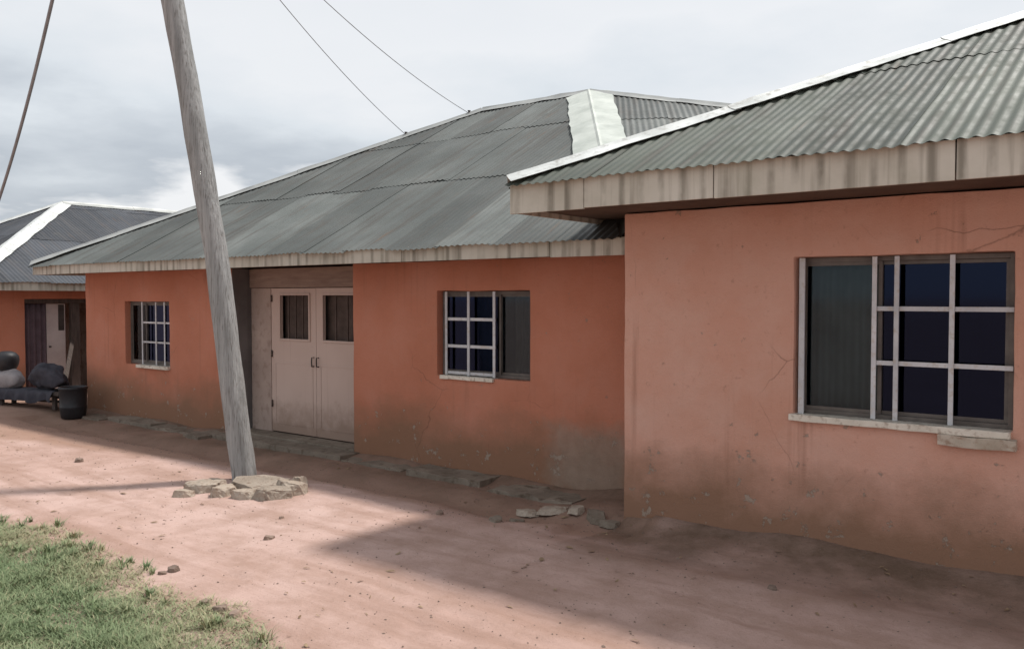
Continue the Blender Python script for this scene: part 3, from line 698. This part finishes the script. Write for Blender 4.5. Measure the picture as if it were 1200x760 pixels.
hipd = (E1 - A_).normalized(); sideF = hipd.cross(nF); sideG = hipd.cross(nG)
if sideF.x > 0: sideF = -sideF
if sideG.x < 0: sideG = -sideG
cap(rm, A_ + hipd * 0.02, A_.lerp(E1, 0.86), sideF, sideG, 0.36, 'cap_patch')
fascia_x(h2, E0.x, XR_M - 0.0, EM, *ZM, 5, [onY(x, 300, EM).x for x in (245, 470, 644)])
fascia_y(h2, EM + 0.03, YBk, E0.x, *ZM, 6)
box('soffit', E0.x + 0.027, XR_M - 0.01, EM + 0.03, YBk - 0.02, ZM[0] + 0.05, ZM[0] + 0.065, 'soffit', h2, 0)

# ================================================================== 3. far block at the left with the open porch
YWF = 7.0; YEW = 6.45; WW = 9.4
h3 = thing('house', (XW, YWF, 0), 'far salmon house block with open dark porch and bright white hip cap', 'house', 'salmon zinc-roofed house blocks')
RX = XEW - 4.6
ap = onX(73, 239, RX)
print('far apex', ap)
o0 = onX(30, 420, XW).y; o1 = onX(99, 420, XW).y
ow0, ow1 = onX(-40, 380, XW).y, onX(4, 380, XW).y
zo = onX(60, 350, XW).z
print('porch', o0, o1, zo, 'win', ow0, ow1)
holes = [(o0, o1 + 0.5, -0.15, zo)]
wall(h3, 'Y', YWF, 15.5, XW - 0.2, XW, -0.15, ZW[0] + 0.04, holes)
wall(h3, 'X', XW - 8.4, XW - 0.202, YWF, YWF + 0.2, -0.15, ZW[0] + 0.04, [(XW - 5.4, XW - 4.2, 0.9, 1.95)])
wall(h3, 'Y', YWF + 0.202, 15.5, XW - 8.4, XW - 8.2, -0.15, ZW[0] + 0.04, [])
wall(h3, 'X', XW - 8.4, XW, 15.502, 15.7, -0.15, ZW[0] + 0.04, [])
window(h3, XW - 5.396, XW - 4.204, 0.904, 1.946, YWF, [XW - 4.8], [XW - 5.1, XW - 4.8, XW - 4.5], [1.25, 1.6], (XW - 5.39, XW - 4.21), None)
# porch recess: back wall, pale door, hanging curtain, posts and header
PXB = XW - 1.1
box('porch_wall', PXB - 0.1, PXB, o0 - 0.7, o1 + 1.6, -0.05, ZW[0] + 0.02, 'greywall', h3, 0)
box('porch_wall', PXB + 0.002, XW - 0.21, o0 - 0.25, o0 - 0.15, -0.05, ZW[0] + 0.02, 'shadejamb', h3, 0)
box('porch_wall', PXB + 0.002, XW - 0.21, o1 + 0.65, o1 + 0.75, -0.05, ZW[0] + 0.02, 'shadejamb', h3, 0)
box('header_beam', XW - 0.14, XW - 0.02, o0 - 0.002, o1 + 0.5, zo - 0.09, zo - 0.002, 'timber', h3, 0.005)
pw = onX(55, 420, XW - 0.1).y; pw2 = onX(77, 420, XW - 0.1).y
dr = box('door', XW - 0.13, XW - 0.09, pw, pw2, 0.04, zo - 0.1, 'paledoor', h3, 0.006)
zz0, zz1 = onX(72, 387, XW).z, onX(72, 357, XW).z
bm = bmesh.new(); bx(bm, XW - 0.089, XW - 0.082, lerp(pw, pw2, 0.62), lerp(pw, pw2, 0.93), zz0, zz1); frombm('vent_shade_plate', bm, 'darkmetal', dr)  # dark plate on the leaf, painting the shade of a vent hole
box('handle', XW - 0.09, XW - 0.05, lerp(pw, pw2, 0.1), lerp(pw, pw2, 0.2), 0.95, 0.98, 'darkmetal', dr, 0.003)
wavy('curtain', o0 + 0.02, pw - 0.01, XW - 0.11, 0.08, zo - 0.1, 'purplecloth', h3, amp=0.03, axis='Y', n=30)
box('post', XW - 0.13, XW - 0.03, onX(85, 420, XW).y, onX(95, 420, XW).y, -0.05, zo - 0.095, 'timber', h3, 0.006)
# roof
q0 = (XEW, YEW, ZW[1]); q1 = (XEW, 16.2, ZW[1]); q2 = (2 * RX - XEW, 16.2, ZW[1]); q3 = (2 * RX - XEW, YEW, ZW[1])
apv = Vector((RX, ap.y, ap.z)); bkv = Vector((RX, 16.2, ap.z))
facW = [[q0, q1, bkv, apv], [q3, q0, apv], [q2, q3, apv, bkv]]
rw = roof_deck(h3, facW)
for i, f in enumerate(facW): sheets(rw, f, f[0], f[1], 'roof_dark', seed=51 + i)
nR, nF, nL = [facet_normal(f) for f in facW]
cap(rw, q0, apv, down(nF), down(nR), 0.22, 'cap'); cap(rw, q3, apv, down(nF), down(nL), 0.16, 'cap'); cap(rw, apv, bkv, down(nR), down(nL), 0.14, 'cap_dull', 'ridge_cap')
fascia_y(h3, YEW + 0.03, 16.2, XEW - 0.025, *ZW, 7, n=4); fascia_x(h3, q3[0], XEW, YEW, *ZW, 8, [RX - 1, RX + 2.5]); fascia_y(h3, YEW + 0.03, 16.2, q3[0], *ZW, 9)
box('soffit', q3[0] + 0.027, XEW - 0.03, YEW + 0.03, 16.1, ZW[0] + 0.05, ZW[0] + 0.065, 'soffit', h3, 0)

# ================================================================== yard things
# utility pole: an old bent trunk leaning to the left
pb = onG(287, 561); depP = (pb - EYE).dot(fwd)
prof = [(289, 590), (287, 561), (278, 500), (266.5, 405), (254, 300), (238.5, 210), (221, 105), (202, 0), (183, -95), (166, -180), (158, -222)]
pts = [atD(x, y, depP) for x, y in prof]
fine_p = []
for i in range(len(pts) - 1):
    for k in range(6): fine_p.append(pts[i].lerp(pts[i + 1], k / 6))
fine_p.append(pts[-1])
for _ in range(3): fine_p = [fine_p[0]] + [(fine_p[i - 1] + fine_p[i] * 2 + fine_p[i + 1]) / 4 for i in range(1, len(fine_p) - 1)] + [fine_p[-1]]
npn = len(fine_p)
pole = thing('utility_pole', (pb.x, pb.y, 0), 'weathered grey wooden utility pole leaning over the yard', 'utility pole')
vs_, fs = tube(fine_p, [0.135 - 0.022 * i / npn + 0.006 * noise.noise(Vector((i * 0.3, 2, 2))) for i in range(npn)], 16, 0.10, seed=3)
pyd('shaft', vs_, fs, 'pole', pole, True)
top = fine_p[-3]; ax = right.copy()
vs_, fs = tube([top - ax * 0.45 - fwd_h * 0.14, top + ax * 0.45 - fwd_h * 0.14], 0.045, 6); pyd('cross_arm', vs_, fs, 'timber', pole)
ins = []
for s in (-0.4, 0.0, 0.4):
    c = top + ax * s - fwd_h * 0.14 + Vector((0, 0, 0.04)); ins.append(c + Vector((0, 0, 0.09)))
    vs_, fs = tube([c, c + Vector((0, 0, 0.03)), c + Vector((0, 0, 0.05)), c + Vector((0, 0, 0.08)), c + Vector((0, 0, 0.10)), c + Vector((0, 0, 0.13))], [0.015, 0.03, 0.045, 0.03, 0.04, 0.02], 10)
    pyd('insulator', vs_, fs, 'ceramic', pole, True)
def cable(a, b_, sag, r, label):
    n = 40; pts = [Vector(a).lerp(Vector(b_), i / n) - Vector((0, 0, sag * 4 * (i / n) * (1 - i / n))) for i in range(n + 1)]
    vs_, fs = tube(pts, r, 6); o = pyd('overhead_cable', vs_, fs, 'wire', None, True)
    return tag(o, label, 'cable', 'cables strung from the pole to the roofs')
cable(ins[0], Vector(q0) + Vector((-0.1, 0.05, 0.07)), 0.75, 0.022, 'thick grey cable dropping to the far block with the white hip cap')
hip_pt = E0.lerp(H_, 0.83) + Vector((0, 0, 0.06))
cable(ins[1], hip_pt, 0.25, 0.006, 'thin cable dropping steeply to the hip of the middle grey roof')
cable(ins[1] + ax * 0.03, E0.lerp(H_, 0.97) + Vector((0, 0, 0.06)), 0.30, 0.006, 'thin cable running to the top of the middle grey roof hip')

for q_ in (hip_pt, E0.lerp(H_, 0.97) + Vector((0, 0, 0.06))):
    vs_, fs = tube([q_ - Vector((0, 0, 0.10)), q_ + Vector((0, 0, 0.02)), q_ + Vector((0, 0, 0.05))], [0.018, 0.018, 0.03], 8); pyd('cable_anchor', vs_, fs, 'darkmetal', h2, True)
# irregular lumps
def lump(name, loc, size, mat, seed, flat=0.0, rotz=0.0, sub=3, rough=0.28):
    bm = bmesh.new(); bmesh.ops.create_icosphere(bm, subdivisions=sub, radius=1.0)
    for v in bm.verts:
        p = v.co.copy(); k = 1 + rough * noise.noise(p * 1.4 + Vector((seed * 3.7, seed, 0))) + rough * 0.4 * noise.noise(p * 4 + Vector((seed, 0, seed)))
        p *= k; v.co = Vector((p.x * size[0], p.y * size[1], p.z * size[2]))
    me = bpy.data.meshes.new(name); bm.to_mesh(me); bm.free()
    o = link(name, me, mat, None, False); o.location = loc; o.rotation_euler = (0, 0, rotz)
    return o
def shard(name, loc, size, mat, seed, rotz=0.0, tilt=0.12):
    """a piece with broken, flat faces: hull of random points, arrises chipped, faces roughened"""
    rr = random.Random(seed); bm = bmesh.new()
    n = rr.randint(7, 10)
    for i in range(n):
        an = 2 * math.pi * (i + rr.uniform(-.3, .3)) / n; q = rr.uniform(0.72, 1.05)
        bm.verts.new((math.cos(an) * q * size[0], math.sin(an) * q * size[1], -size[2]))
        q *= rr.uniform(0.74, 0.98)
        bm.verts.new((math.cos(an + .1) * q * size[0], math.sin(an + .1) * q * size[1], size[2] * rr.uniform(0.25, 1.0)))
    h = bmesh.ops.convex_hull(bm, input=bm.verts)
    bmesh.ops.delete(bm, geom=[e_ for e_ in h['geom_interior'] if isinstance(e_, bmesh.types.BMVert)], context='VERTS')
    bmesh.ops.triangulate(bm, faces=bm.faces)
    bmesh.ops.subdivide_edges(bm, edges=bm.edges, cuts=3, use_grid_fill=True)
    m_ = min(size)
    for v in bm.verts:
        p = v.co / max(size) * 3
        v.co += Vector((noise.noise(p * 2 + Vector((seed, 0, 0))), noise.noise(p * 2 + Vector((0, seed, 3))), noise.noise(p * 2 + Vector((5, 0, seed))))) * m_ * 0.16
        v.co += Vector((noise.noise(p * 6 + Vector((seed, 0, 0))), noise.noise(p * 6 + Vector((0, seed, 3))), noise.noise(p * 6 + Vector((5, 0, seed))))) * m_ * 0.09
    bmesh.ops.recalc_face_normals(bm, faces=bm.faces)
    me = bpy.data.meshes.new(name); bm.to_mesh(me); bm.free()
    o = link(name, me, mat, None, False); o.location = loc; o.rotation_euler = (rr.uniform(-tilt, tilt), rr.uniform(-tilt, tilt), rotz)
    return o
# broken concrete collar round the pole foot
collar = [(238, 573, .25, .16, .09, 0.5), (262, 578, .16, .13, .075, 1.1), (303, 572, .34, .26, .085, 0.75), (287, 582, .20, .13, .07, 0.2),
          (320, 583, .25, .15, .095, 0.9), (342, 578, .20, .15, .10, 0.5), (350, 571, .11, .10, .10, 2.6), (216, 579, .13, .1, .05, 0.9), (252, 566, .14, .1, .05, 0.4)]
for i, (x, y, sx, sy, sz, rz) in enumerate(collar):
    p = onG(x, y)
    o = shard('concrete_chunk', (p.x, p.y, ground_z(p.x, p.y) + sz * 0.5), (sx, sy, sz * 0.8), 'rubble', i + 3, rz)
    tag(o, {0: 'domed pale concrete lump beside the shadow of the leaning pole', 2: 'widest flat pale concrete slab at the foot of the leaning pole'}.get(i, 'small pale broken concrete chunk at the foot of the leaning pole'), 'rubble', 'broken concrete round the pole foot')
# broken apron slabs along the middle wall
rr = random.Random(5); xcur = DX1 + 0.16; k = 0
apron = []
while xcur < XR_M - 0.25:
    L = rr.uniform(0.75, 1.25); x1 = min(xcur + L, XR_M - 0.06)
    apron.append((xcur, x1)); xcur = x1 + rr.uniform(0.05, 0.18)
xcur = XL_M
while xcur < DX0 - 0.4:
    L = rr.uniform(0.9, 1.4); x1 = min(xcur + L, DX0 - 0.05); apron.append((xcur, x1)); xcur = x1 + rr.uniform(0.04, 0.12)
for i, (x0, x1) in enumerate(apron):
    y0 = WALL_M - rr.uniform(0.36, 0.56); zt_ = rr.uniform(0.02, 0.06)
    o = rough_slab('apron_slab', x0, x1, y0, WALL_M - 0.006, -0.3, zt_ - 0.105, 'concrete', None, 20 + i, 0.045, 9)
    tag(o, 'worn concrete apron slab along the foot of the middle salmon wall', 'slab', 'apron slabs along the middle wall')
near = [(618, 586, .16, .11, .06), (648, 588, .20, .13, .065), (676, 592, .15, .12, .07), (700, 600, .19, .13, .075), (716, 606, .12, .1, .06), (606, 597, .11, .09, .045), (580, 606, .13, .09, .035)]
for i, (x, y, sx, sy, sz) in enumerate(near):
    p = onG(x, y)
    o = shard('concrete_chunk', (p.x, min(p.y, WALL_M - 0.75), ground_z(p.x, p.y) + sz * 0.45), (sx * 0.95, sy * 0.9, sz * 0.5), 'rubble' if i < 3 else 'concrete', 40 + i, i * 0.9)
    tag(o, 'pale broken concrete chunk lying where the two salmon walls meet' if i < 3 else 'brown-grey concrete chunk lying where the two salmon walls meet', 'rubble', 'rubble in the wall corner')
# loose stones that stand out on the sand
for i, (x, y, s) in enumerate([(203, 668, .05), (316, 631, .045), (330, 607, .03), (92, 541, .06), (190, 671, .03), (515, 600, .05), (905, 690, .035), (258, 716, .06), (240, 708, .045), (275, 722, .05)]):
    p = onG(x, y)
    o = shard('stone', (p.x, p.y, ground_z(p.x, p.y) + s * 0.25), (s * 1.2, s * 0.9, s * 0.5), 'stone', 60 + i, i)
    tag(o, 'small brown stone lying loose on the pink sand', 'stone', 'loose stones on the sand')

# far-left porch clutter -------------------------------------------------
gb = onG(6, 474); ge = onG(80, 479)
bench = thing('bench', ((gb.x + ge.x) / 2, (gb.y + ge.y) / 2, 0), 'low dark wooden bench in front of the far porch', 'bench')
bd = (ge - gb); bd.z = 0; st = gb - bd * 0.9; bl = bd.length * 1.9; bd.normalize(); bn = Vector((-bd.y, bd.x, 0))
def obox(name, c, hx, hy, z0, z1, mat, parent=None):
    bm = bmesh.new(); v = bx(bm, -hx, hx, -hy, hy, z0, z1)
    for q in v: co = q.co.copy(); q.co = Vector((c.x, c.y, 0)) + bd * co.x + bn * co.y + Vector((0, 0, co.z))
    return frombm(name, bm, mat, parent, bevel=0.006)
mid_ = st + bd * (bl / 2)
for s in (-1, 1): obox('seat_plank', mid_ + bn * (0.1 * s), bl / 2, 0.095, 0.25, 0.32, 'timber', bench)
for f in (0.06, 0.5, 0.94):
    for s in (-1, 1): obox('leg', st + bd * (bl * f) + bn * (0.12 * s), 0.035, 0.03, -0.01, 0.248, 'timber', bench)
obox('stretcher', mid_, bl / 2 - 0.15, 0.02, 0.10, 0.14, 'timber', bench)
# a dark cloth thrown over the bench, hanging down in front
vs_, fs = [], []; nu, nv = 60, 14; c0 = st + bd * (bl * 0.30); cl_ = bl * 0.66
for i in range(nu + 1):
    uu = i / nu
    for k in range(nv + 1):
        w = (k / nv) * 0.80 - 0.40; top_w = 0.205; over_ = max(0, abs(w) - top_w)
        off = math.copysign(min(abs(w), top_w), w) + math.copysign(1, w) * (0.012 if over_ > 0 else 0)
        f_ = noise.noise(Vector((uu * 9, w * 3, 4)))
        z = 0.328 + 0.012 * abs(f_) - over_ * (1.0 + 0.35 * noise.noise(Vector((uu * 6, 1 if w > 0 else 7, 0))))
        off += math.copysign(1, w) * (0.03 * math.sin(uu * 46 + 2 * f_) + 0.03) * min(1, over_ / 0.1)
        p = c0 + bd * (cl_ * uu) + bn * off; vs_.append((p.x, p.y, z))
for i in range(nu):
    for k in range(nv): a = i * (nv + 1) + k; fs.append((a, a + nv + 1, a + nv + 2, a + 1))
o = pyd('cloth', vs_, fs, 'darkcloth', None, True); tag(o, 'dark slate cloth thrown over the low bench', 'cloth')
def lathe(name, c, prof_, mat, sides=24):
    vs_, fs = [], []
    for (r, z) in prof_:
        for k in range(sides): an = 2 * math.pi * k / sides; vs_.append((c.x + r * math.cos(an), c.y + r * math.sin(an), c.z + z))
    for i in range(len(prof_) - 1):
        for k in range(sides): fs.append((i * sides + k, i * sides + (k + 1) % sides, (i + 1) * sides + (k + 1) % sides, (i + 1) * sides + k))
    fs.append(tuple(range(sides))[::-1]); fs.append(tuple((len(prof_) - 1) * sides + k for k in range(sides)))
    return pyd(name, vs_, fs, mat, None, True)
bk = onG(86, 482)
o = lathe('plastic_drum', Vector((bk.x, bk.y, ground_z(bk.x, bk.y))), [(.17, 0), (.20, .02), (.215, .18), (.22, .19), (.22, .21), (.215, .22), (.225, .50), (.235, .51), (.24, .53), (.225, .55), (.21, .54), (.20, .40), (.16, .05)], 'black')
tag(o, 'black plastic drum at the corner of the middle salmon wall', 'drum')
sc = gb + bd * 0.12
o = lump('sack', (sc.x, sc.y, 0.31 + 0.17), (.34, .20, .20), 'sack', 90, rotz=math.atan2(bd.y, bd.x), sub=4, rough=0.12)
for p in o.data.polygons: p.use_smooth = True
tag(o, 'bulging grey woven sack lying on the dark bench', 'sack')
o = lathe('basin', Vector((sc.x - 0.04, sc.y - 0.02, 0.31 + 0.33)), [(.10, 0), (.16, .03), (.20, .12), (.21, .20), (.20, .27), (.15, .33), (.08, .36)], 'black')
tag(o, 'black rounded pot standing on the grey sack', 'pot')
hp = st + bd * (bl * 0.84)
o = lump('cloth_bundle', (hp.x, hp.y, 0.34 + 0.20), (.42, .19, .24), 'darkcloth', 95, rotz=math.atan2(bd.y, bd.x), sub=4, rough=0.45); tag(o, 'dark heap of bundled cloth on the low bench before the porch', 'bundle')
for p in o.data.polygons: p.use_smooth = True
pk0 = onG(71, 474); pk1 = onX(85, 398, XW + 0.03)
vdir = (pk1 - pk0); sd = vdir.cross(Vector((1, 0, 0))).normalized() * 0.05; th = Vector((0.02, 0, 0))
vs_ = [pk0 + sd, pk0 - sd, pk1 - sd, pk1 + sd]; vs_ = vs_ + [q + th for q in vs_]
o = pyd('plank', vs_, [(0, 1, 2, 3), (4, 7, 6, 5), (0, 4, 5, 1), (1, 5, 6, 2), (2, 6, 7, 3), (3, 7, 4, 0)], 'timber'); tag(o, 'dark plank leaning against the far porch door', 'plank')

# ================================================================== grass and gravel
rr = random.Random(21)
vs_, fs, tone = [], [], []
def blade(x, y, h, w, lean, an, tn, z0):
    k = len(vs_); c, s = math.cos(an), math.sin(an); lx, ly = math.cos(an + 1.3) * lean, math.sin(an + 1.3) * lean
    vs_.extend([(x - c * w, y - s * w, z0), (x + c * w, y + s * w, z0), (x + lx * .35 + c * w * .7, y + ly * .35 + s * w * .7, z0 + h * .6), (x + lx * .35 - c * w * .7, y + ly * .35 - s * w * .7, z0 + h * .6), (x + lx, y + ly, z0 + h)])
    fs.extend([(k, k + 1, k + 2, k + 3), (k + 3, k + 2, k + 4)]); tone.extend([tn] * 5)
cnt = 0
for _ in range(520000):
    x = rr.uniform(-11.5, -2.8); y = rr.uniform(0.0, 4.2)
    d = (Vector((x, y, 0)) - EYE).length
    if d < 3.2: continue
    sd_ = grass_side(x, y) + 0.28 * noise.noise(Vector((x * 1.8, y * 1.8, 3))) + 0.1 * noise.noise(Vector((x * 7, y * 7, 8)))
    if sd_ < -0.12: continue
    cl = noise.noise(Vector((x * 2.6, y * 2.6, 11))) + 0.5 * noise.noise(Vector((x * 8, y * 8, 5)))
    edge = min(1.0, max(0.0, (sd_ + 0.12) / 0.7))
    if rr.random() > (0.12 + 0.88 * edge) * (0.80 + 0.55 * cl): continue
    h = rr.uniform(0.025, 0.065) * (0.55 + 0.45 * edge) * (1 + 0.5 * cl); tn = min(1, max(0, 0.36 + 0.4 * noise.noise(Vector((x * 1.4, y * 1.4, 2))) + rr.gauss(0, 0.14) + (0.38 * (1 - edge))))
    if rr.random() < 0.06: tn = rr.uniform(0.8, 1.0)
    blade(x, y, h, rr.uniform(0.002, 0.0042), rr.uniform(0.03, 0.11), rr.uniform(0, 6.28), tn, ground_z(x, y) - 0.004); cnt += 1
for _ in range(300):                                     # coarser tufts and dry stalks
    x = rr.uniform(-11, -3.2); y = rr.uniform(0.4, 4.0)
    sd_ = grass_side(x, y) + 0.25 * noise.noise(Vector((x * 1.8, y * 1.8, 3)))
    if sd_ < -0.25 or (Vector((x, y, 0)) - EYE).length < 3.2: continue
    big = rr.uniform(0.45, 0.95); tn0 = rr.uniform(0.05, 0.75)
    for q in range(rr.randint(14, 46)):
        an = rr.uniform(0, 6.28); r_ = abs(rr.gauss(0, 0.035)) * big
        blade(x + r_ * math.cos(an), y + r_ * math.sin(an), rr.uniform(0.05, 0.12) * big, rr.uniform(0.003, 0.0065), rr.uniform(0.03, 0.12) * big, rr.uniform(0, 6.28), min(1, max(0, tn0 + rr.gauss(0, .12))), ground_z(x, y) - 0.005)
print('blades', cnt)
gr = pyd('grass', vs_, fs, 'grass'); tag(gr, 'short patchy green grass at the edge of the sandy yard', 'grass', kind='stuff')
gr.data.attributes.new('tone', 'FLOAT', 'POINT').data.foreach_set('value', tone)

vs_, fs = [], []
OCT = [(1, 0, 0), (-1, 0, 0), (0, 1, 0), (0, -1, 0), (0, 0, 1), (0, 0, -1)]
for _ in range(24000):
    x = rr.uniform(-15, 1.5); y = rr.uniform(1.5, 7.3)
    if x > XC_F and y > WALL_F - 0.05: continue
    if grass_side(x, y) > 0.1: continue
    prob = 0.22 + 0.5 * max(0, noise.noise(Vector((x * 0.9, y * 0.9, 17)))) + (0.45 if y > 6.0 else 0)
    if rr.random() > prob: continue
    s = (0.0028 + 0.008 * rr.random() ** 2.5) * (1.3 if rr.random() < 0.03 else 1); an = rr.uniform(0, 6.28); k = len(vs_); z = ground_z(x, y)
    for (a, b_, c) in OCT:
        q = [a * s * rr.uniform(.7, 1.4), b_ * s * rr.uniform(.6, 1.1), c * s * rr.uniform(.4, .8)]
        vs_.append((x + q[0] * math.cos(an) - q[1] * math.sin(an), y + q[0] * math.sin(an) + q[1] * math.cos(an), z + q[2] + s * 0.2))
    fs += [(k, k + 2, k + 4), (k + 2, k + 1, k + 4), (k + 1, k + 3, k + 4), (k + 3, k, k + 4), (k + 2, k, k + 5), (k + 1, k + 2, k + 5), (k + 3, k + 1, k + 5), (k, k + 3, k + 5)]
gv = pyd('gravel', vs_, fs, 'stone'); tag(gv, 'scattered fine brown grit on the pink sand', 'gravel', kind='stuff')

vs_, fs, tone = [], [], []
for _ in range(900):                                     # dry leaf scraps and straw that nobody could count
    x = rr.uniform(-14, 1.0); y = rr.uniform(2.2, 7.2)
    if (x > XC_F and y > WALL_F - 0.1) or grass_side(x, y) > 0.3: continue
    nearw = math.exp(-((WALL_F if x > XC_F else WALL_M) - y) / 0.7) + math.exp(-abs(grass_side(x, y)) / 0.35)
    if rr.random() > 0.12 + nearw: continue
    L = rr.uniform(0.012, 0.045); W = L * rr.uniform(0.12, 0.5); an = rr.uniform(0, 6.28); c, sn = math.cos(an), math.sin(an); z = ground_z(x, y) + 0.004; k = len(vs_)
    for (a, b_, h) in ((-L, 0, 0), (-L * .3, W, .006), (L * .4, W * .8, .009), (L, 0, .004), (L * .4, -W * .8, .008), (-L * .3, -W, .003)):
        vs_.append((x + a * c - b_ * sn, y + a * sn + b_ * c, z + h * rr.uniform(.3, 1.6)))
    fs += [(k, k + 1, k + 5), (k + 1, k + 2, k + 4, k + 5), (k + 2, k + 3, k + 4)]
lv = pyd('leaf_litter', vs_, fs, 'litter'); tag(lv, 'dry leaf scraps and straw strewn on the sand', 'litter', kind='stuff')
